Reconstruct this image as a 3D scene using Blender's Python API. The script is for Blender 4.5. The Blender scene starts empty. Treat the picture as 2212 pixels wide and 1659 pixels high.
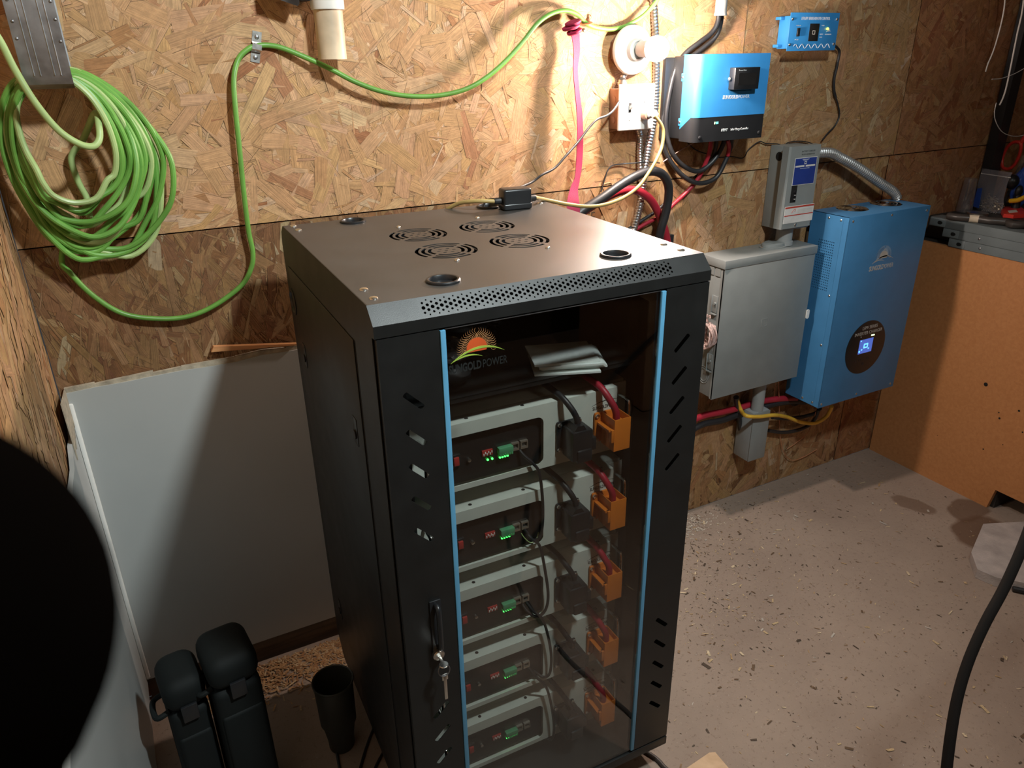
import bpy, bmesh, math, random
from mathutils import Vector, Matrix, geometry
PI = math.pi
C = bpy.context.scene.collection
random.seed(7)

# ---------------------------------------------------------------- camera
CAM_LOC, CAM_R, F_PX = ((0.065, -1.7812, 1.5703), [[0.88614, 0.2013, -0.41741], [-0.46315, 0.35437, -0.81235], [-0.01561, 0.91318, 0.40725]], 1608.0)
cam = bpy.data.cameras.new('camera')
cam.sensor_fit = 'HORIZONTAL'; cam.sensor_width = 36.0
cam.lens = 36.0 * F_PX / 2212.0
cam.clip_start = 0.01
cam.dof.use_dof = True; cam.dof.focus_distance = 1.6; cam.dof.aperture_fstop = 13.0
cam_o = bpy.data.objects.new('camera', cam); C.objects.link(cam_o)
M4 = Matrix(CAM_R).to_4x4(); M4.translation = Vector(CAM_LOC)
cam_o.matrix_world = M4
bpy.context.scene.camera = cam_o

# ---------------------------------------------------------------- world, lights, exposure
wd = bpy.data.worlds.new('world'); bpy.context.scene.world = wd; wd.use_nodes = True
wd.node_tree.nodes['Background'].inputs[0].default_value = (0.9, 0.95, 1.0, 1)
wd.node_tree.nodes['Background'].inputs[1].default_value = 0.035
def lamp(name, kind, loc, power, color, size, aim=None, spot=None, blend=0.6):
    l = bpy.data.lights.new(name, kind); l.energy = power; l.color = color
    if kind == 'AREA': l.size = size
    else: l.shadow_soft_size = size
    if spot: l.spot_size = math.radians(spot); l.spot_blend = blend
    o = bpy.data.objects.new(name, l); C.objects.link(o); o.location = loc
    if aim: o.rotation_euler = (Vector(aim) - Vector(loc)).to_track_quat('-Z', 'Y').to_euler()
    return o
# the bulb on the back wall is a glowing globe (see light_bulb); the cool ceiling lamp hangs behind the camera
lamp('ceiling_lamp', 'SPOT', (0.93, -1.64, 2.50), 150.0, (0.88, 0.98, 0.98), 0.075, (0.46, -0.1, 1.42), 138, 1.0)
# weak unseen fill light, added to brighten the carton and the door reflections
lamp('added_fill_lamp', 'POINT', (2.1, -2.6, 2.1), 9.0, (1.0, 0.86, 0.70), 0.05)
vs = bpy.context.scene.view_settings
vs.view_transform = 'Standard'; vs.look = 'None'; vs.gamma = 1.0; vs.use_curve_mapping = False
vs.exposure = 0.2

# ---------------------------------------------------------------- object helpers
OFF = {}
def thing(name, label, cat, loc=(0, 0, 0), rotz=0.0, group=None, local=False):
    o = bpy.data.objects.new(name, None); C.objects.link(o)
    o.location = loc; o.rotation_euler = (0, 0, rotz); o.empty_display_size = 0.02
    o['label'] = label; o['category'] = cat
    if group: o['group'] = group
    OFF[o] = Vector((0, 0, 0)) if local else Vector(loc)
    return o
def tag(o, label, cat, group=None, kind=None):
    o['label'] = label; o['category'] = cat
    if group: o['group'] = group
    if kind: o['kind'] = kind
    return o
def struct(o):
    o['kind'] = 'structure'; return o
def dup(root, loc, rotz, label):
    r = root.copy(); C.objects.link(r); r.location = loc; r.rotation_euler = (0, 0, rotz); r['label'] = label
    for ch in list(root.children):
        c = ch.copy(); C.objects.link(c); c.parent = r
        for g in list(ch.children):
            d = g.copy(); C.objects.link(d); d.parent = c
    return r

class MB:
    """collects shapes, builds ONE mesh object"""
    def __init__(s): s.bm = bmesh.new(); s.uv = None
    def box(s, a, b, bev=0.0, seg=2, mat=None):
        x0, y0, z0 = (min(a[i], b[i]) for i in range(3)); x1, y1, z1 = (max(a[i], b[i]) for i in range(3))
        r = bmesh.ops.create_cube(s.bm, size=1.0, matrix=Matrix.Translation(((x0+x1)/2, (y0+y1)/2, (z0+z1)/2)) @ Matrix.Diagonal((x1-x0, y1-y0, z1-z0, 1)))
        if bev > 0:
            es = list({e for v in r['verts'] for e in v.link_edges})
            r2 = bmesh.ops.bevel(s.bm, geom=es, offset=bev, segments=seg, affect='EDGES', profile=0.5)
            vs_ = list({v for f in r2['faces'] for v in f.verts} | {v for v in r['verts'] if v.is_valid})
        else: vs_ = r['verts']
        if mat is not None: bmesh.ops.transform(s.bm, matrix=mat, verts=vs_)
        return s
    def cyl(s, p0, p1, r0, r1=None, seg=24, caps=True):
        p0 = Vector(p0); p1 = Vector(p1); r1 = r0 if r1 is None else r1
        d = p1 - p0; L = d.length
        q = d.to_track_quat('Z', 'Y').to_matrix().to_4x4(); q.translation = (p0 + p1) / 2
        bmesh.ops.create_cone(s.bm, cap_ends=caps, cap_tris=False, segments=seg, radius1=r0, radius2=r1, depth=L, matrix=q)
        return s
    def sphere(s, c, r, seg=24, scale=(1, 1, 1), rot=None):
        m = Matrix.Translation(c) @ (rot.to_4x4() if rot else Matrix.Identity(4)) @ Matrix.Diagonal((*scale, 1))
        bmesh.ops.create_uvsphere(s.bm, u_segments=seg, v_segments=seg // 2, radius=r, matrix=m); return s
    def tube(s, pts, r, seg=10, sub=8, closed=False, rf=None, flat=None):
        P = smooth(pts, sub, closed) if sub > 1 else [Vector(p) for p in pts]
        n = len(P); fr = frames(P, closed); rings = []
        for i in range(n):
            t, a, b = fr[i]; rr = r if rf is None else rf(i, i / max(1, n - 1), r)
            ring = []
            for k in range(seg):
                th = 2 * PI * k / seg
                ring.append(s.bm.verts.new(P[i] + a * (math.cos(th) * rr) + b * (math.sin(th) * rr * (flat or 1))))
            rings.append(ring)
        m = n if closed else n - 1
        for i in range(m):
            A, B = rings[i], rings[(i + 1) % n]
            for k in range(seg): s.bm.faces.new((A[k], A[(k+1) % seg], B[(k+1) % seg], B[k]))
        if not closed:
            s.bm.faces.new(list(reversed(rings[0]))); s.bm.faces.new(rings[-1])
        return s
    def lathe(s, prof, c, axis, seg=40):
        """prof: list of (r, h) along axis from c"""
        ax = Vector(axis).normalized(); q = ax.to_track_quat('Z', 'Y').to_matrix(); c = Vector(c); rings = []
        for r, h in prof:
            rings.append([s.bm.verts.new(c + q @ Vector((r * math.cos(2*PI*k/seg), r * math.sin(2*PI*k/seg), h))) for k in range(seg)])
        for A, B in zip(rings, rings[1:]):
            for k in range(seg): s.bm.faces.new((A[k], A[(k+1) % seg], B[(k+1) % seg], B[k]))
        if prof[0][0] > 1e-6: s.bm.faces.new(list(reversed(rings[0])))
        if prof[-1][0] > 1e-6: s.bm.faces.new(rings[-1])
        return s
    def prism(s, poly, f, d0, d1):
        """poly 2D, f(a, b, depth) -> 3D"""
        A = [s.bm.verts.new(f(a, b, d0)) for a, b in poly]; B = [s.bm.verts.new(f(a, b, d1)) for a, b in poly]
        n = len(poly); s.bm.faces.new(A); s.bm.faces.new(list(reversed(B)))
        for i in range(n): s.bm.faces.new((A[i], B[i], B[(i+1) % n], A[(i+1) % n]))
        return s
    def plate(s, outer, holes, f, d0, d1):
        """flat plate with real holes; f(a, b, depth) -> 3D"""
        vs_ = []; ed = []
        for loop in [outer] + holes:
            k = len(vs_); n = len(loop); vs_ += [Vector(p) for p in loop]; ed += [(k + i, k + (i+1) % n) for i in range(n)]
        V, E, Fc, *_ = geometry.delaunay_2d_cdt(vs_, ed, [], 0, 1e-7)
        keep = []
        for t in Fc:
            c = sum((V[i] for i in t), Vector((0, 0))) / len(t)
            if inpoly(c, outer) and not any(inpoly(c, h) for h in holes): keep.append(t)
        A = [s.bm.verts.new(f(v.x, v.y, d0)) for v in V]; B = [s.bm.verts.new(f(v.x, v.y, d1)) for v in V]
        cnt = {}
        for t in keep:
            s.bm.faces.new([A[i] for i in t]); s.bm.faces.new([B[i] for i in reversed(t)])
            for i in range(len(t)):
                e = (t[i], t[(i+1) % len(t)]); cnt[e] = 1
        for (i, j) in cnt:
            if (j, i) not in cnt: s.bm.faces.new((A[i], B[i], B[j], A[j]))
        return s
    def quad(s, *p): s.bm.faces.new([s.bm.verts.new(q) for q in p]); return s
    def build(s, name, m, parent=None, smooth_=True, origin=None, ang=35, local=False):
        bmesh.ops.remove_doubles(s.bm, verts=s.bm.verts, dist=1e-6)
        bmesh.ops.recalc_face_normals(s.bm, faces=s.bm.faces)
        loose = [v for v in s.bm.verts if not v.link_faces]
        if loose: bmesh.ops.delete(s.bm, geom=loose, context='VERTS')
        me = bpy.data.meshes.new(name); off = Vector((0, 0, 0))
        if parent is not None: off = OFF[parent]
        elif origin is not None: off = Vector(origin)
        elif not local:
            co = [v.co for v in s.bm.verts]
            off = Vector(((min(v.x for v in co) + max(v.x for v in co)) / 2, (min(v.y for v in co) + max(v.y for v in co)) / 2, min(v.z for v in co)))
        if off.length: bmesh.ops.translate(s.bm, vec=-off, verts=s.bm.verts)
        s.bm.to_mesh(me); s.bm.free()
        o = bpy.data.objects.new(name, me); C.objects.link(o)
        if m is not None: me.materials.append(m)
        if smooth_:
            me.shade_smooth()
            try: me.set_sharp_from_angle(angle=math.radians(ang))
            except Exception: pass
        if parent is not None:
            o.parent = parent; OFF[o] = off
        else:
            o.location = off; OFF[o] = off
        return o
def inpoly(p, poly):
    c = False; j = len(poly) - 1
    for i in range(len(poly)):
        a, b = poly[i], poly[j]
        if (a[1] > p[1]) != (b[1] > p[1]) and p[0] < (b[0]-a[0]) * (p[1]-a[1]) / (b[1]-a[1]) + a[0]: c = not c
        j = i
    return c
def smooth(pts, sub, closed=False):
    P = [Vector(p) for p in pts]; n = len(P); out = []
    if n < 3 and not closed:
        return [P[0].lerp(P[1], k / sub) for k in range(sub + 1)]
    g = (lambda i: P[i % n]) if closed else (lambda i: P[min(max(i, 0), n - 1)])
    for i in range(n if closed else n - 1):
        a, b, c, d = g(i-1), g(i), g(i+1), g(i+2)
        for k in range(sub):
            t = k / sub
            out.append(0.5 * ((2*b) + (c-a)*t + (2*a-5*b+4*c-d)*t*t + (3*b-a-3*c+d)*t**3))
    if not closed: out.append(P[-1])
    return out
def frames(P, closed=False):
    n = len(P); out = []; a = None
    for i in range(n):
        if closed: t = P[(i+1) % n] - P[i-1]
        else: t = P[min(i+1, n-1)] - P[max(i-1, 0)]
        t = t.normalized() if t.length > 1e-9 else Vector((0, 0, 1))
        if a is None:
            a = t.cross(Vector((0, 0, 1)))
            if a.length < 1e-3: a = t.cross(Vector((0, 1, 0)))
        a = (a - t * a.dot(t)); a = a.normalized() if a.length > 1e-6 else t.orthogonal().normalized()
        out.append((t, a, t.cross(a)))
    return out
def spaced(pts, step):
    """resample a smooth path at even steps"""
    P = smooth(pts, 16); out = [P[0]]; acc = 0
    for a, b in zip(P, P[1:]):
        d = (b - a).length; t = step - acc
        while t <= d and d > 0: out.append(a.lerp(b, t / d)); t += step
        acc = d - (t - step)
    return out
def flex(mb, pts, r, pitch=0.006, depth=0.12, seg=16):
    P = spaced(pts, pitch / 4); pr = (1.0, 1 - depth, 1 - depth * 1.6, 1 - depth)
    return mb.tube(P, r, seg=seg, sub=1, rf=lambda i, t, rr: rr * pr[i % 4])
def ellipse(cx, cy, rx, ry, n=32, a0=0.0, a1=2*PI):
    return [(cx + rx*math.cos(a0 + (a1-a0)*i/n), cy + ry*math.sin(a0 + (a1-a0)*i/n)) for i in range(n)]
def rrect(x0, y0, x1, y1, r, n=6):
    out = []
    for cx, cy, a in ((x1-r, y1-r, 0), (x0+r, y1-r, PI/2), (x0+r, y0+r, PI), (x1-r, y0+r, 1.5*PI)):
        out += [(cx + r*math.cos(a + PI/2*i/n), cy + r*math.sin(a + PI/2*i/n)) for i in range(n+1)]
    return out
def text(name, body, size, m, parent, mat4, ext=0.0004, sx=1.0, shear=0.0, bold=0.0, align='CENTER', space=1.0, fit=None):
    cu = bpy.data.curves.new('t', 'FONT'); cu.body = body; cu.size = size; cu.extrude = ext; cu.align_x = align; cu.align_y = 'CENTER'
    cu.shear = shear; cu.offset = bold; cu.space_character = space; cu.resolution_u = 3
    o = bpy.data.objects.new('t', cu); C.objects.link(o)
    bpy.context.view_layer.update()
    me = bpy.data.meshes.new_from_object(o.evaluated_get(bpy.context.evaluated_depsgraph_get()))
    bpy.data.objects.remove(o); bpy.data.curves.remove(cu)
    if fit:
        xs = [v.co.x for v in me.vertices]; sx = fit / (max(xs) - min(xs))
    me.transform(Matrix.Diagonal((sx, 1, 1, 1))); me.transform(mat4)
    if parent is not None: me.transform(Matrix.Translation(-OFF[parent]))
    me.name = name; me.materials.clear(); me.materials.append(m)
    ob = bpy.data.objects.new(name, me); C.objects.link(ob)
    if parent is not None: ob.parent = parent; OFF[ob] = OFF[parent]
    else: OFF[ob] = Vector((0, 0, 0))
    return ob
def face_front(p):   # text plane facing -y at point p
    m = Matrix.Rotation(PI/2, 4, 'X'); m.translation = Vector(p); return m
# ---------------------------------------------------------------- materials
def nodes(name):
    m = bpy.data.materials.new(name); m.use_nodes = True; nt = m.node_tree
    return m, nt, nt.nodes['Principled BSDF']
def mat(name, col, rough=0.5, metal=0.0, var=0.12, scale=18.0, bump=0.0, bscale=60.0, spec=0.5, coat=0.0):
    """procedural paint / plastic / metal: noise varies colour and roughness"""
    m, nt, b = nodes(name)
    tc = nt.nodes.new('ShaderNodeTexCoord'); nz = nt.nodes.new('ShaderNodeTexNoise')
    nz.inputs['Scale'].default_value = scale; nz.inputs['Detail'].default_value = 4
    nt.links.new(tc.outputs['Object'], nz.inputs['Vector'])
    rp = nt.nodes.new('ShaderNodeValToRGB')
    rp.color_ramp.elements[0].position = 0.3; rp.color_ramp.elements[1].position = 0.72
    rp.color_ramp.elements[0].color = (*[c * (1 - var) for c in col], 1); rp.color_ramp.elements[1].color = (*[min(1, c * (1 + var)) for c in col], 1)
    nt.links.new(nz.outputs['Fac'], rp.inputs['Fac']); nt.links.new(rp.outputs['Color'], b.inputs['Base Color'])
    mr = nt.nodes.new('ShaderNodeMapRange'); mr.inputs['To Min'].default_value = max(0.02, rough - 0.06); mr.inputs['To Max'].default_value = min(1, rough + 0.08)
    nt.links.new(nz.outputs['Fac'], mr.inputs['Value']); nt.links.new(mr.outputs['Result'], b.inputs['Roughness'])
    b.inputs['Metallic'].default_value = metal; b.inputs['Specular IOR Level'].default_value = spec
    if coat: b.inputs['Coat Weight'].default_value = coat
    if bump:
        n2 = nt.nodes.new('ShaderNodeTexNoise'); n2.inputs['Scale'].default_value = bscale; n2.inputs['Detail'].default_value = 5
        bp = nt.nodes.new('ShaderNodeBump'); bp.inputs['Strength'].default_value = bump; bp.inputs['Distance'].default_value = 0.002
        nt.links.new(tc.outputs['Object'], n2.inputs['Vector']); nt.links.new(n2.outputs['Fac'], bp.inputs['Height']); nt.links.new(bp.outputs['Normal'], b.inputs['Normal'])
    return m
def emit(name, col, strength):
    m, nt, b = nodes(name)
    b.inputs['Base Color'].default_value = (*col, 1); b.inputs['Emission Color'].default_value = (*col, 1); b.inputs['Emission Strength'].default_value = strength
    return m
def pane(name, tint, gloss=1.0, rough=0.0, ior=1.5, haze=0.0):
    """thin clear sheet: tinted straight-through plus fresnel mirror"""
    m, nt, b = nodes(name); nt.nodes.remove(b); out = nt.nodes['Material Output']
    tr = nt.nodes.new('ShaderNodeBsdfTransparent'); tr.inputs[0].default_value = (*tint, 1)
    gl = nt.nodes.new('ShaderNodeBsdfGlossy'); gl.inputs['Roughness'].default_value = rough; gl.inputs[0].default_value = (gloss, gloss, gloss, 1)
    fr = nt.nodes.new('ShaderNodeFresnel'); ge = nt.nodes.new('ShaderNodeNewGeometry'); mi = nt.nodes.new('ShaderNodeMapRange'); mi.inputs['To Min'].default_value = ior; mi.inputs['To Max'].default_value = 1 / ior
    nt.links.new(ge.outputs['Backfacing'], mi.inputs['Value']); nt.links.new(mi.outputs['Result'], fr.inputs[0])
    mx = nt.nodes.new('ShaderNodeMixShader')
    src = tr
    if haze:
        df = nt.nodes.new('ShaderNodeBsdfDiffuse'); df.inputs[0].default_value = (0.62, 0.62, 0.70, 1); m2 = nt.nodes.new('ShaderNodeMixShader'); m2.inputs[0].default_value = haze
        nt.links.new(tr.outputs[0], m2.inputs[1]); nt.links.new(df.outputs[0], m2.inputs[2]); src = m2
    nt.links.new(fr.outputs[0], mx.inputs[0]); nt.links.new(src.outputs[0], mx.inputs[1]); nt.links.new(gl.outputs[0], mx.inputs[2]); nt.links.new(mx.outputs[0], out.inputs[0])
    return m
def osb_mat(name, bump=0.5):
    m, nt, b = nodes(name)
    at = nt.nodes.new('ShaderNodeAttribute'); at.attribute_name = 'Col'
    uv = nt.nodes.new('ShaderNodeUVMap'); uv.uv_map = 'UVMap'
    mp = nt.nodes.new('ShaderNodeMapping'); mp.inputs['Scale'].default_value = (11, 460, 1)
    nz = nt.nodes.new('ShaderNodeTexNoise'); nz.inputs['Scale'].default_value = 1.0; nz.inputs['Detail'].default_value = 5; nz.inputs['Roughness'].default_value = 0.65
    nt.links.new(uv.outputs[0], mp.inputs[0]); nt.links.new(mp.outputs[0], nz.inputs['Vector'])
    mr = nt.nodes.new('ShaderNodeMapRange'); mr.inputs['From Min'].default_value = 0.28; mr.inputs['From Max'].default_value = 0.72; mr.inputs['To Min'].default_value = 0.56; mr.inputs['To Max'].default_value = 1.2
    nt.links.new(nz.outputs['Fac'], mr.inputs['Value'])
    tc = nt.nodes.new('ShaderNodeTexCoord')
    n3 = nt.nodes.new('ShaderNodeTexNoise'); n3.inputs['Scale'].default_value = 55; n3.inputs['Detail'].default_value = 6; n3.inputs['Roughness'].default_value = 0.7
    nt.links.new(tc.outputs['Object'], n3.inputs['Vector'])
    m3 = nt.nodes.new('ShaderNodeMapRange'); m3.inputs['From Min'].default_value = 0.3; m3.inputs['From Max'].default_value = 0.62; m3.inputs['To Min'].default_value = 0.74; m3.inputs['To Max'].default_value = 1.03
    nt.links.new(n3.outputs['Fac'], m3.inputs['Value'])
    mu = nt.nodes.new('ShaderNodeMath'); mu.operation = 'MULTIPLY'; nt.links.new(mr.outputs[0], mu.inputs[0]); nt.links.new(m3.outputs[0], mu.inputs[1])
    mx = nt.nodes.new('ShaderNodeVectorMath'); mx.operation = 'SCALE'
    nt.links.new(at.outputs['Color'], mx.inputs[0]); nt.links.new(mu.outputs[0], mx.inputs['Scale']); nt.links.new(mx.outputs[0], b.inputs['Base Color'])
    b.inputs['Roughness'].default_value = 0.62; b.inputs['Specular IOR Level'].default_value = 0.3
    bp = nt.nodes.new('ShaderNodeBump'); bp.inputs['Strength'].default_value = bump; bp.inputs['Distance'].default_value = 0.0015
    nt.links.new(nz.outputs['Fac'], bp.inputs['Height']); nt.links.new(bp.outputs['Normal'], b.inputs['Normal'])
    return m
def grain_mat(name, c0, c1, scale, rough=0.6, fine=0.25):
    """wood / board: stretched noise between two colours"""
    m, nt, b = nodes(name)
    tc = nt.nodes.new('ShaderNodeTexCoord'); mp = nt.nodes.new('ShaderNodeMapping'); mp.inputs['Scale'].default_value = scale
    nz = nt.nodes.new('ShaderNodeTexNoise'); nz.inputs['Scale'].default_value = 1; nz.inputs['Detail'].default_value = 6; nz.inputs['Distortion'].default_value = 0.6
    rp = nt.nodes.new('ShaderNodeValToRGB'); rp.color_ramp.elements[0].position = 0.3; rp.color_ramp.elements[1].position = 0.7
    rp.color_ramp.elements[0].color = (*c0, 1); rp.color_ramp.elements[1].color = (*c1, 1)
    nt.links.new(tc.outputs['Object'], mp.inputs[0]); nt.links.new(mp.outputs[0], nz.inputs['Vector']); nt.links.new(nz.outputs['Fac'], rp.inputs[0]); nt.links.new(rp.outputs[0], b.inputs['Base Color'])
    b.inputs['Roughness'].default_value = rough
    bp = nt.nodes.new('ShaderNodeBump'); bp.inputs['Strength'].default_value = fine; bp.inputs['Distance'].default_value = 0.002
    nt.links.new(nz.outputs['Fac'], bp.inputs['Height']); nt.links.new(bp.outputs['Normal'], b.inputs['Normal'])
    return m
M = {}
M['black'] = mat('black_powder_coat', (0.0105, 0.0112, 0.0112), 0.44, var=0.15, bump=0.08, bscale=900)
M['topblack'] = mat('black_top_sheet', (0.050, 0.046, 0.043), 0.40, var=0.22, scale=7, bump=0.05, bscale=700)
M['void'] = mat('dark_void', (0.004, 0.004, 0.004), 0.8)
M['plastic'] = mat('black_plastic', (0.014, 0.015, 0.017), 0.34)
M['rubber'] = mat('black_rubber', (0.017, 0.017, 0.018), 0.5)
M['cable'] = mat('black_cable', (0.02, 0.02, 0.022), 0.42)
M['face'] = mat('pale_paint', (0.62, 0.66, 0.60), 0.45, var=0.05)
M['strip'] = mat('sky_blue_strip', (0.10, 0.31, 0.50), 0.4, var=0.05)
M['zinc'] = mat('zinc_steel', (0.72, 0.70, 0.66), 0.28, 1.0, var=0.1, scale=60)
M['steel'] = mat('dull_steel', (0.33, 0.33, 0.34), 0.45, 1.0, var=0.2, scale=40)
M['flexsteel'] = mat('flex_steel', (0.62, 0.62, 0.62), 0.3, 1.0, var=0.12, scale=80)
M['chrome'] = mat('chrome', (0.8, 0.8, 0.8), 0.12, 1.0)
M['orange'] = mat('orange_plastic', (0.62, 0.17, 0.018), 0.42, var=0.08)
M['redcable'] = mat('red_cable', (0.36, 0.018, 0.035), 0.42, var=0.15)
M['green'] = mat('green_cord', (0.135, 0.325, 0.056), 0.4, var=0.3, scale=9)
M['palegreen'] = mat('pale_green_cord', (0.34, 0.46, 0.18), 0.4, var=0.2, scale=9)
M['olive'] = mat('olive_cord', (0.40, 0.29, 0.11), 0.45, var=0.2)
M['yellow'] = mat('yellow_cord', (0.78, 0.46, 0.05), 0.4, var=0.1)
M['white'] = mat('white_plastic', (0.80, 0.78, 0.74), 0.35, var=0.03)
M['porcelain'] = mat('porcelain', (0.82, 0.80, 0.75), 0.22, var=0.03)
M['strap'] = mat('crimson_webbing', (0.30, 0.006, 0.05), 0.7, var=0.2, bump=0.5, bscale=900)
M['blue'] = mat('blue_paint', (0.035, 0.235, 0.56), 0.38, var=0.06)
M['blue2'] = mat('inverter_blue', (0.052, 0.20, 0.41), 0.42, var=0.06)
M['grey'] = mat('grey_enamel', (0.235, 0.25, 0.247), 0.42, var=0.06)
M['grey2'] = mat('grey_pvc', (0.30, 0.31, 0.31), 0.5, var=0.08)
M['pvc'] = mat('stained_pvc', (0.62, 0.48, 0.33), 0.45, var=0.42, scale=9)
M['pvcw'] = mat('white_pvc', (0.72, 0.69, 0.64), 0.4, var=0.06)
M['ink'] = mat('black_print', (0.012, 0.012, 0.012), 0.5)
M['pale'] = mat('pale_print', (0.62, 0.66, 0.68), 0.5)
M['dimink'] = mat('grey_print', (0.50, 0.46, 0.42), 0.5)
M['sun'] = mat('orange_print', (0.58, 0.09, 0.02), 0.5)
M['ray'] = mat('ray_print', (0.55, 0.27, 0.11), 0.5)
M['leaf'] = mat('green_print', (0.34, 0.50, 0.07), 0.5)
M['darkprint'] = mat('charcoal_print', (0.010, 0.012, 0.012), 0.6)
M['led'] = emit('green_led', (0.05, 1.0, 0.10), 5.0)
M['ledyellow'] = emit('yellow_led', (1.0, 0.85, 0.05), 5.0)
M['ledlime'] = emit('lime_led', (0.75, 1.0, 0.45), 2.5)
M['ledcyan'] = emit('cyan_led', (0.15, 0.9, 0.9), 2.0)
M['ledblue'] = emit('blue_led', (0.05, 0.12, 1.0), 3.0)
M['screen'] = emit('lcd_blue', (0.06, 0.11, 0.42), 0.9)
M['screenhi'] = emit('lcd_bright', (0.12, 0.45, 0.95), 1.6)
M['bulb'] = emit('frosted_bulb', (1.0, 0.82, 0.70), 1150.0)
M['terminal'] = mat('green_terminal', (0.10, 0.36, 0.18), 0.45)
M['dip'] = mat('red_switch', (0.42, 0.035, 0.03), 0.45)
M['rj'] = mat('port_metal', (0.55, 0.50, 0.42), 0.35, 0.8)
M['panelblack'] = mat('dark_panel', (0.016, 0.015, 0.015), 0.3)
M['paper'] = mat('paper', (0.78, 0.84, 0.82), 0.6, var=0.04)
M['sticker_blue'] = mat('blue_label', (0.02, 0.045, 0.24), 0.4)
M['sticker_white'] = mat('white_label', (0.66, 0.64, 0.62), 0.5)
M['sticker_red'] = mat('red_label', (0.45, 0.05, 0.03), 0.5)
M['boxbrown'] = mat('rusty_box', (0.30, 0.17, 0.12), 0.5, 0.3, var=0.3, scale=30)
M['copper'] = mat('copper_clamp', (0.50, 0.24, 0.13), 0.4, 0.8, var=0.2)
M['whitepanel'] = mat('white_panel', (0.42, 0.43, 0.42), 0.34, var=0.05, scale=3)
M['paneledge'] = mat('panel_edge', (0.42, 0.36, 0.27), 0.7, var=0.3, scale=50, bump=0.6, bscale=120)
M['darkwood'] = grain_mat('dark_sill_wood', (0.035, 0.022, 0.013), (0.10, 0.06, 0.035), (6, 60, 60))
M['splinter'] = grain_mat('split_pine', (0.45, 0.18, 0.07), (0.66, 0.34, 0.14), (4, 90, 90))
M['board'] = grain_mat('tan_board', (0.52, 0.34, 0.20), (0.66, 0.46, 0.29), (30, 30, 30))
M['bench'] = grain_mat('particle_board', (0.46, 0.195, 0.070), (0.54, 0.245, 0.095), (80, 80, 80), 0.5, 0.05)
M['beam'] = mat('grey_beam_paint', (0.16, 0.19, 0.20), 0.45, var=0.1)
M['darkbench'] = mat('dark_bench_top', (0.03, 0.028, 0.026), 0.6)
M['scissor'] = mat('red_handle', (0.62, 0.035, 0.025), 0.35)
M['toolyellow'] = mat('yellow_handle', (0.75, 0.44, 0.02), 0.4)
M['tape'] = mat('masking_tape', (0.60, 0.50, 0.38), 0.6)
M['foam'] = mat('pipe_foam', (0.05, 0.042, 0.038), 0.4, var=0.2)
M['bluebag'] = mat('blue_foil', (0.03, 0.09, 0.42), 0.3)
M['screws'] = mat('bright_screws', (0.55, 0.48, 0.38), 0.35, 0.8)
M['string'] = mat('white_string', (0.55, 0.52, 0.50), 0.6)
M['darkcase'] = mat('dark_case', (0.007, 0.009, 0.009), 0.7, spec=0.25)
M['darkred'] = mat('dark_red_lid', (0.13, 0.012, 0.016), 0.5)
M['mug'] = mat('dark_olive_enamel', (0.035, 0.036, 0.029), 0.5)
M['sleeve'] = mat('dark_cloth', (0.004, 0.003, 0.0025), 0.95, spec=0.0)
M['flexgrey'] = mat('flex_conduit_grey', (0.42, 0.42, 0.42), 0.38, 0.7, var=0.15)
M['hose'] = mat('dull_black_rubber', (0.010, 0.008, 0.007), 0.8, spec=0.15)
M['mat'] = mat('pale_felt', (0.42, 0.37, 0.35), 0.9, var=0.2, scale=20, bump=0.8, bscale=200)
M['pinkwire'] = mat('pink_grey_wire', (0.52, 0.36, 0.33), 0.5, var=0.4, scale=120)
M['orangewire'] = mat('thin_orange_wire', (0.50, 0.20, 0.10), 0.5)
M['bag'] = pane('clear_plastic', (0.90, 0.90, 0.93), 0.9, 0.12, 1.5, 0.16)
M['cupclear'] = pane('clear_cup', (0.90, 0.90, 0.90), 1.0, 0.04, 1.9, 0.05)
M['glass'] = pane('door_glass', (0.86, 0.86, 0.85), 1.0, 0.0, 1.6)
M['osb'] = osb_mat('osb_boards')
M['carton'] = grain_mat('carton', (0.40, 0.27, 0.17), (0.46, 0.32, 0.21), (20, 20, 20), 0.8, 0.02)
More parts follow.
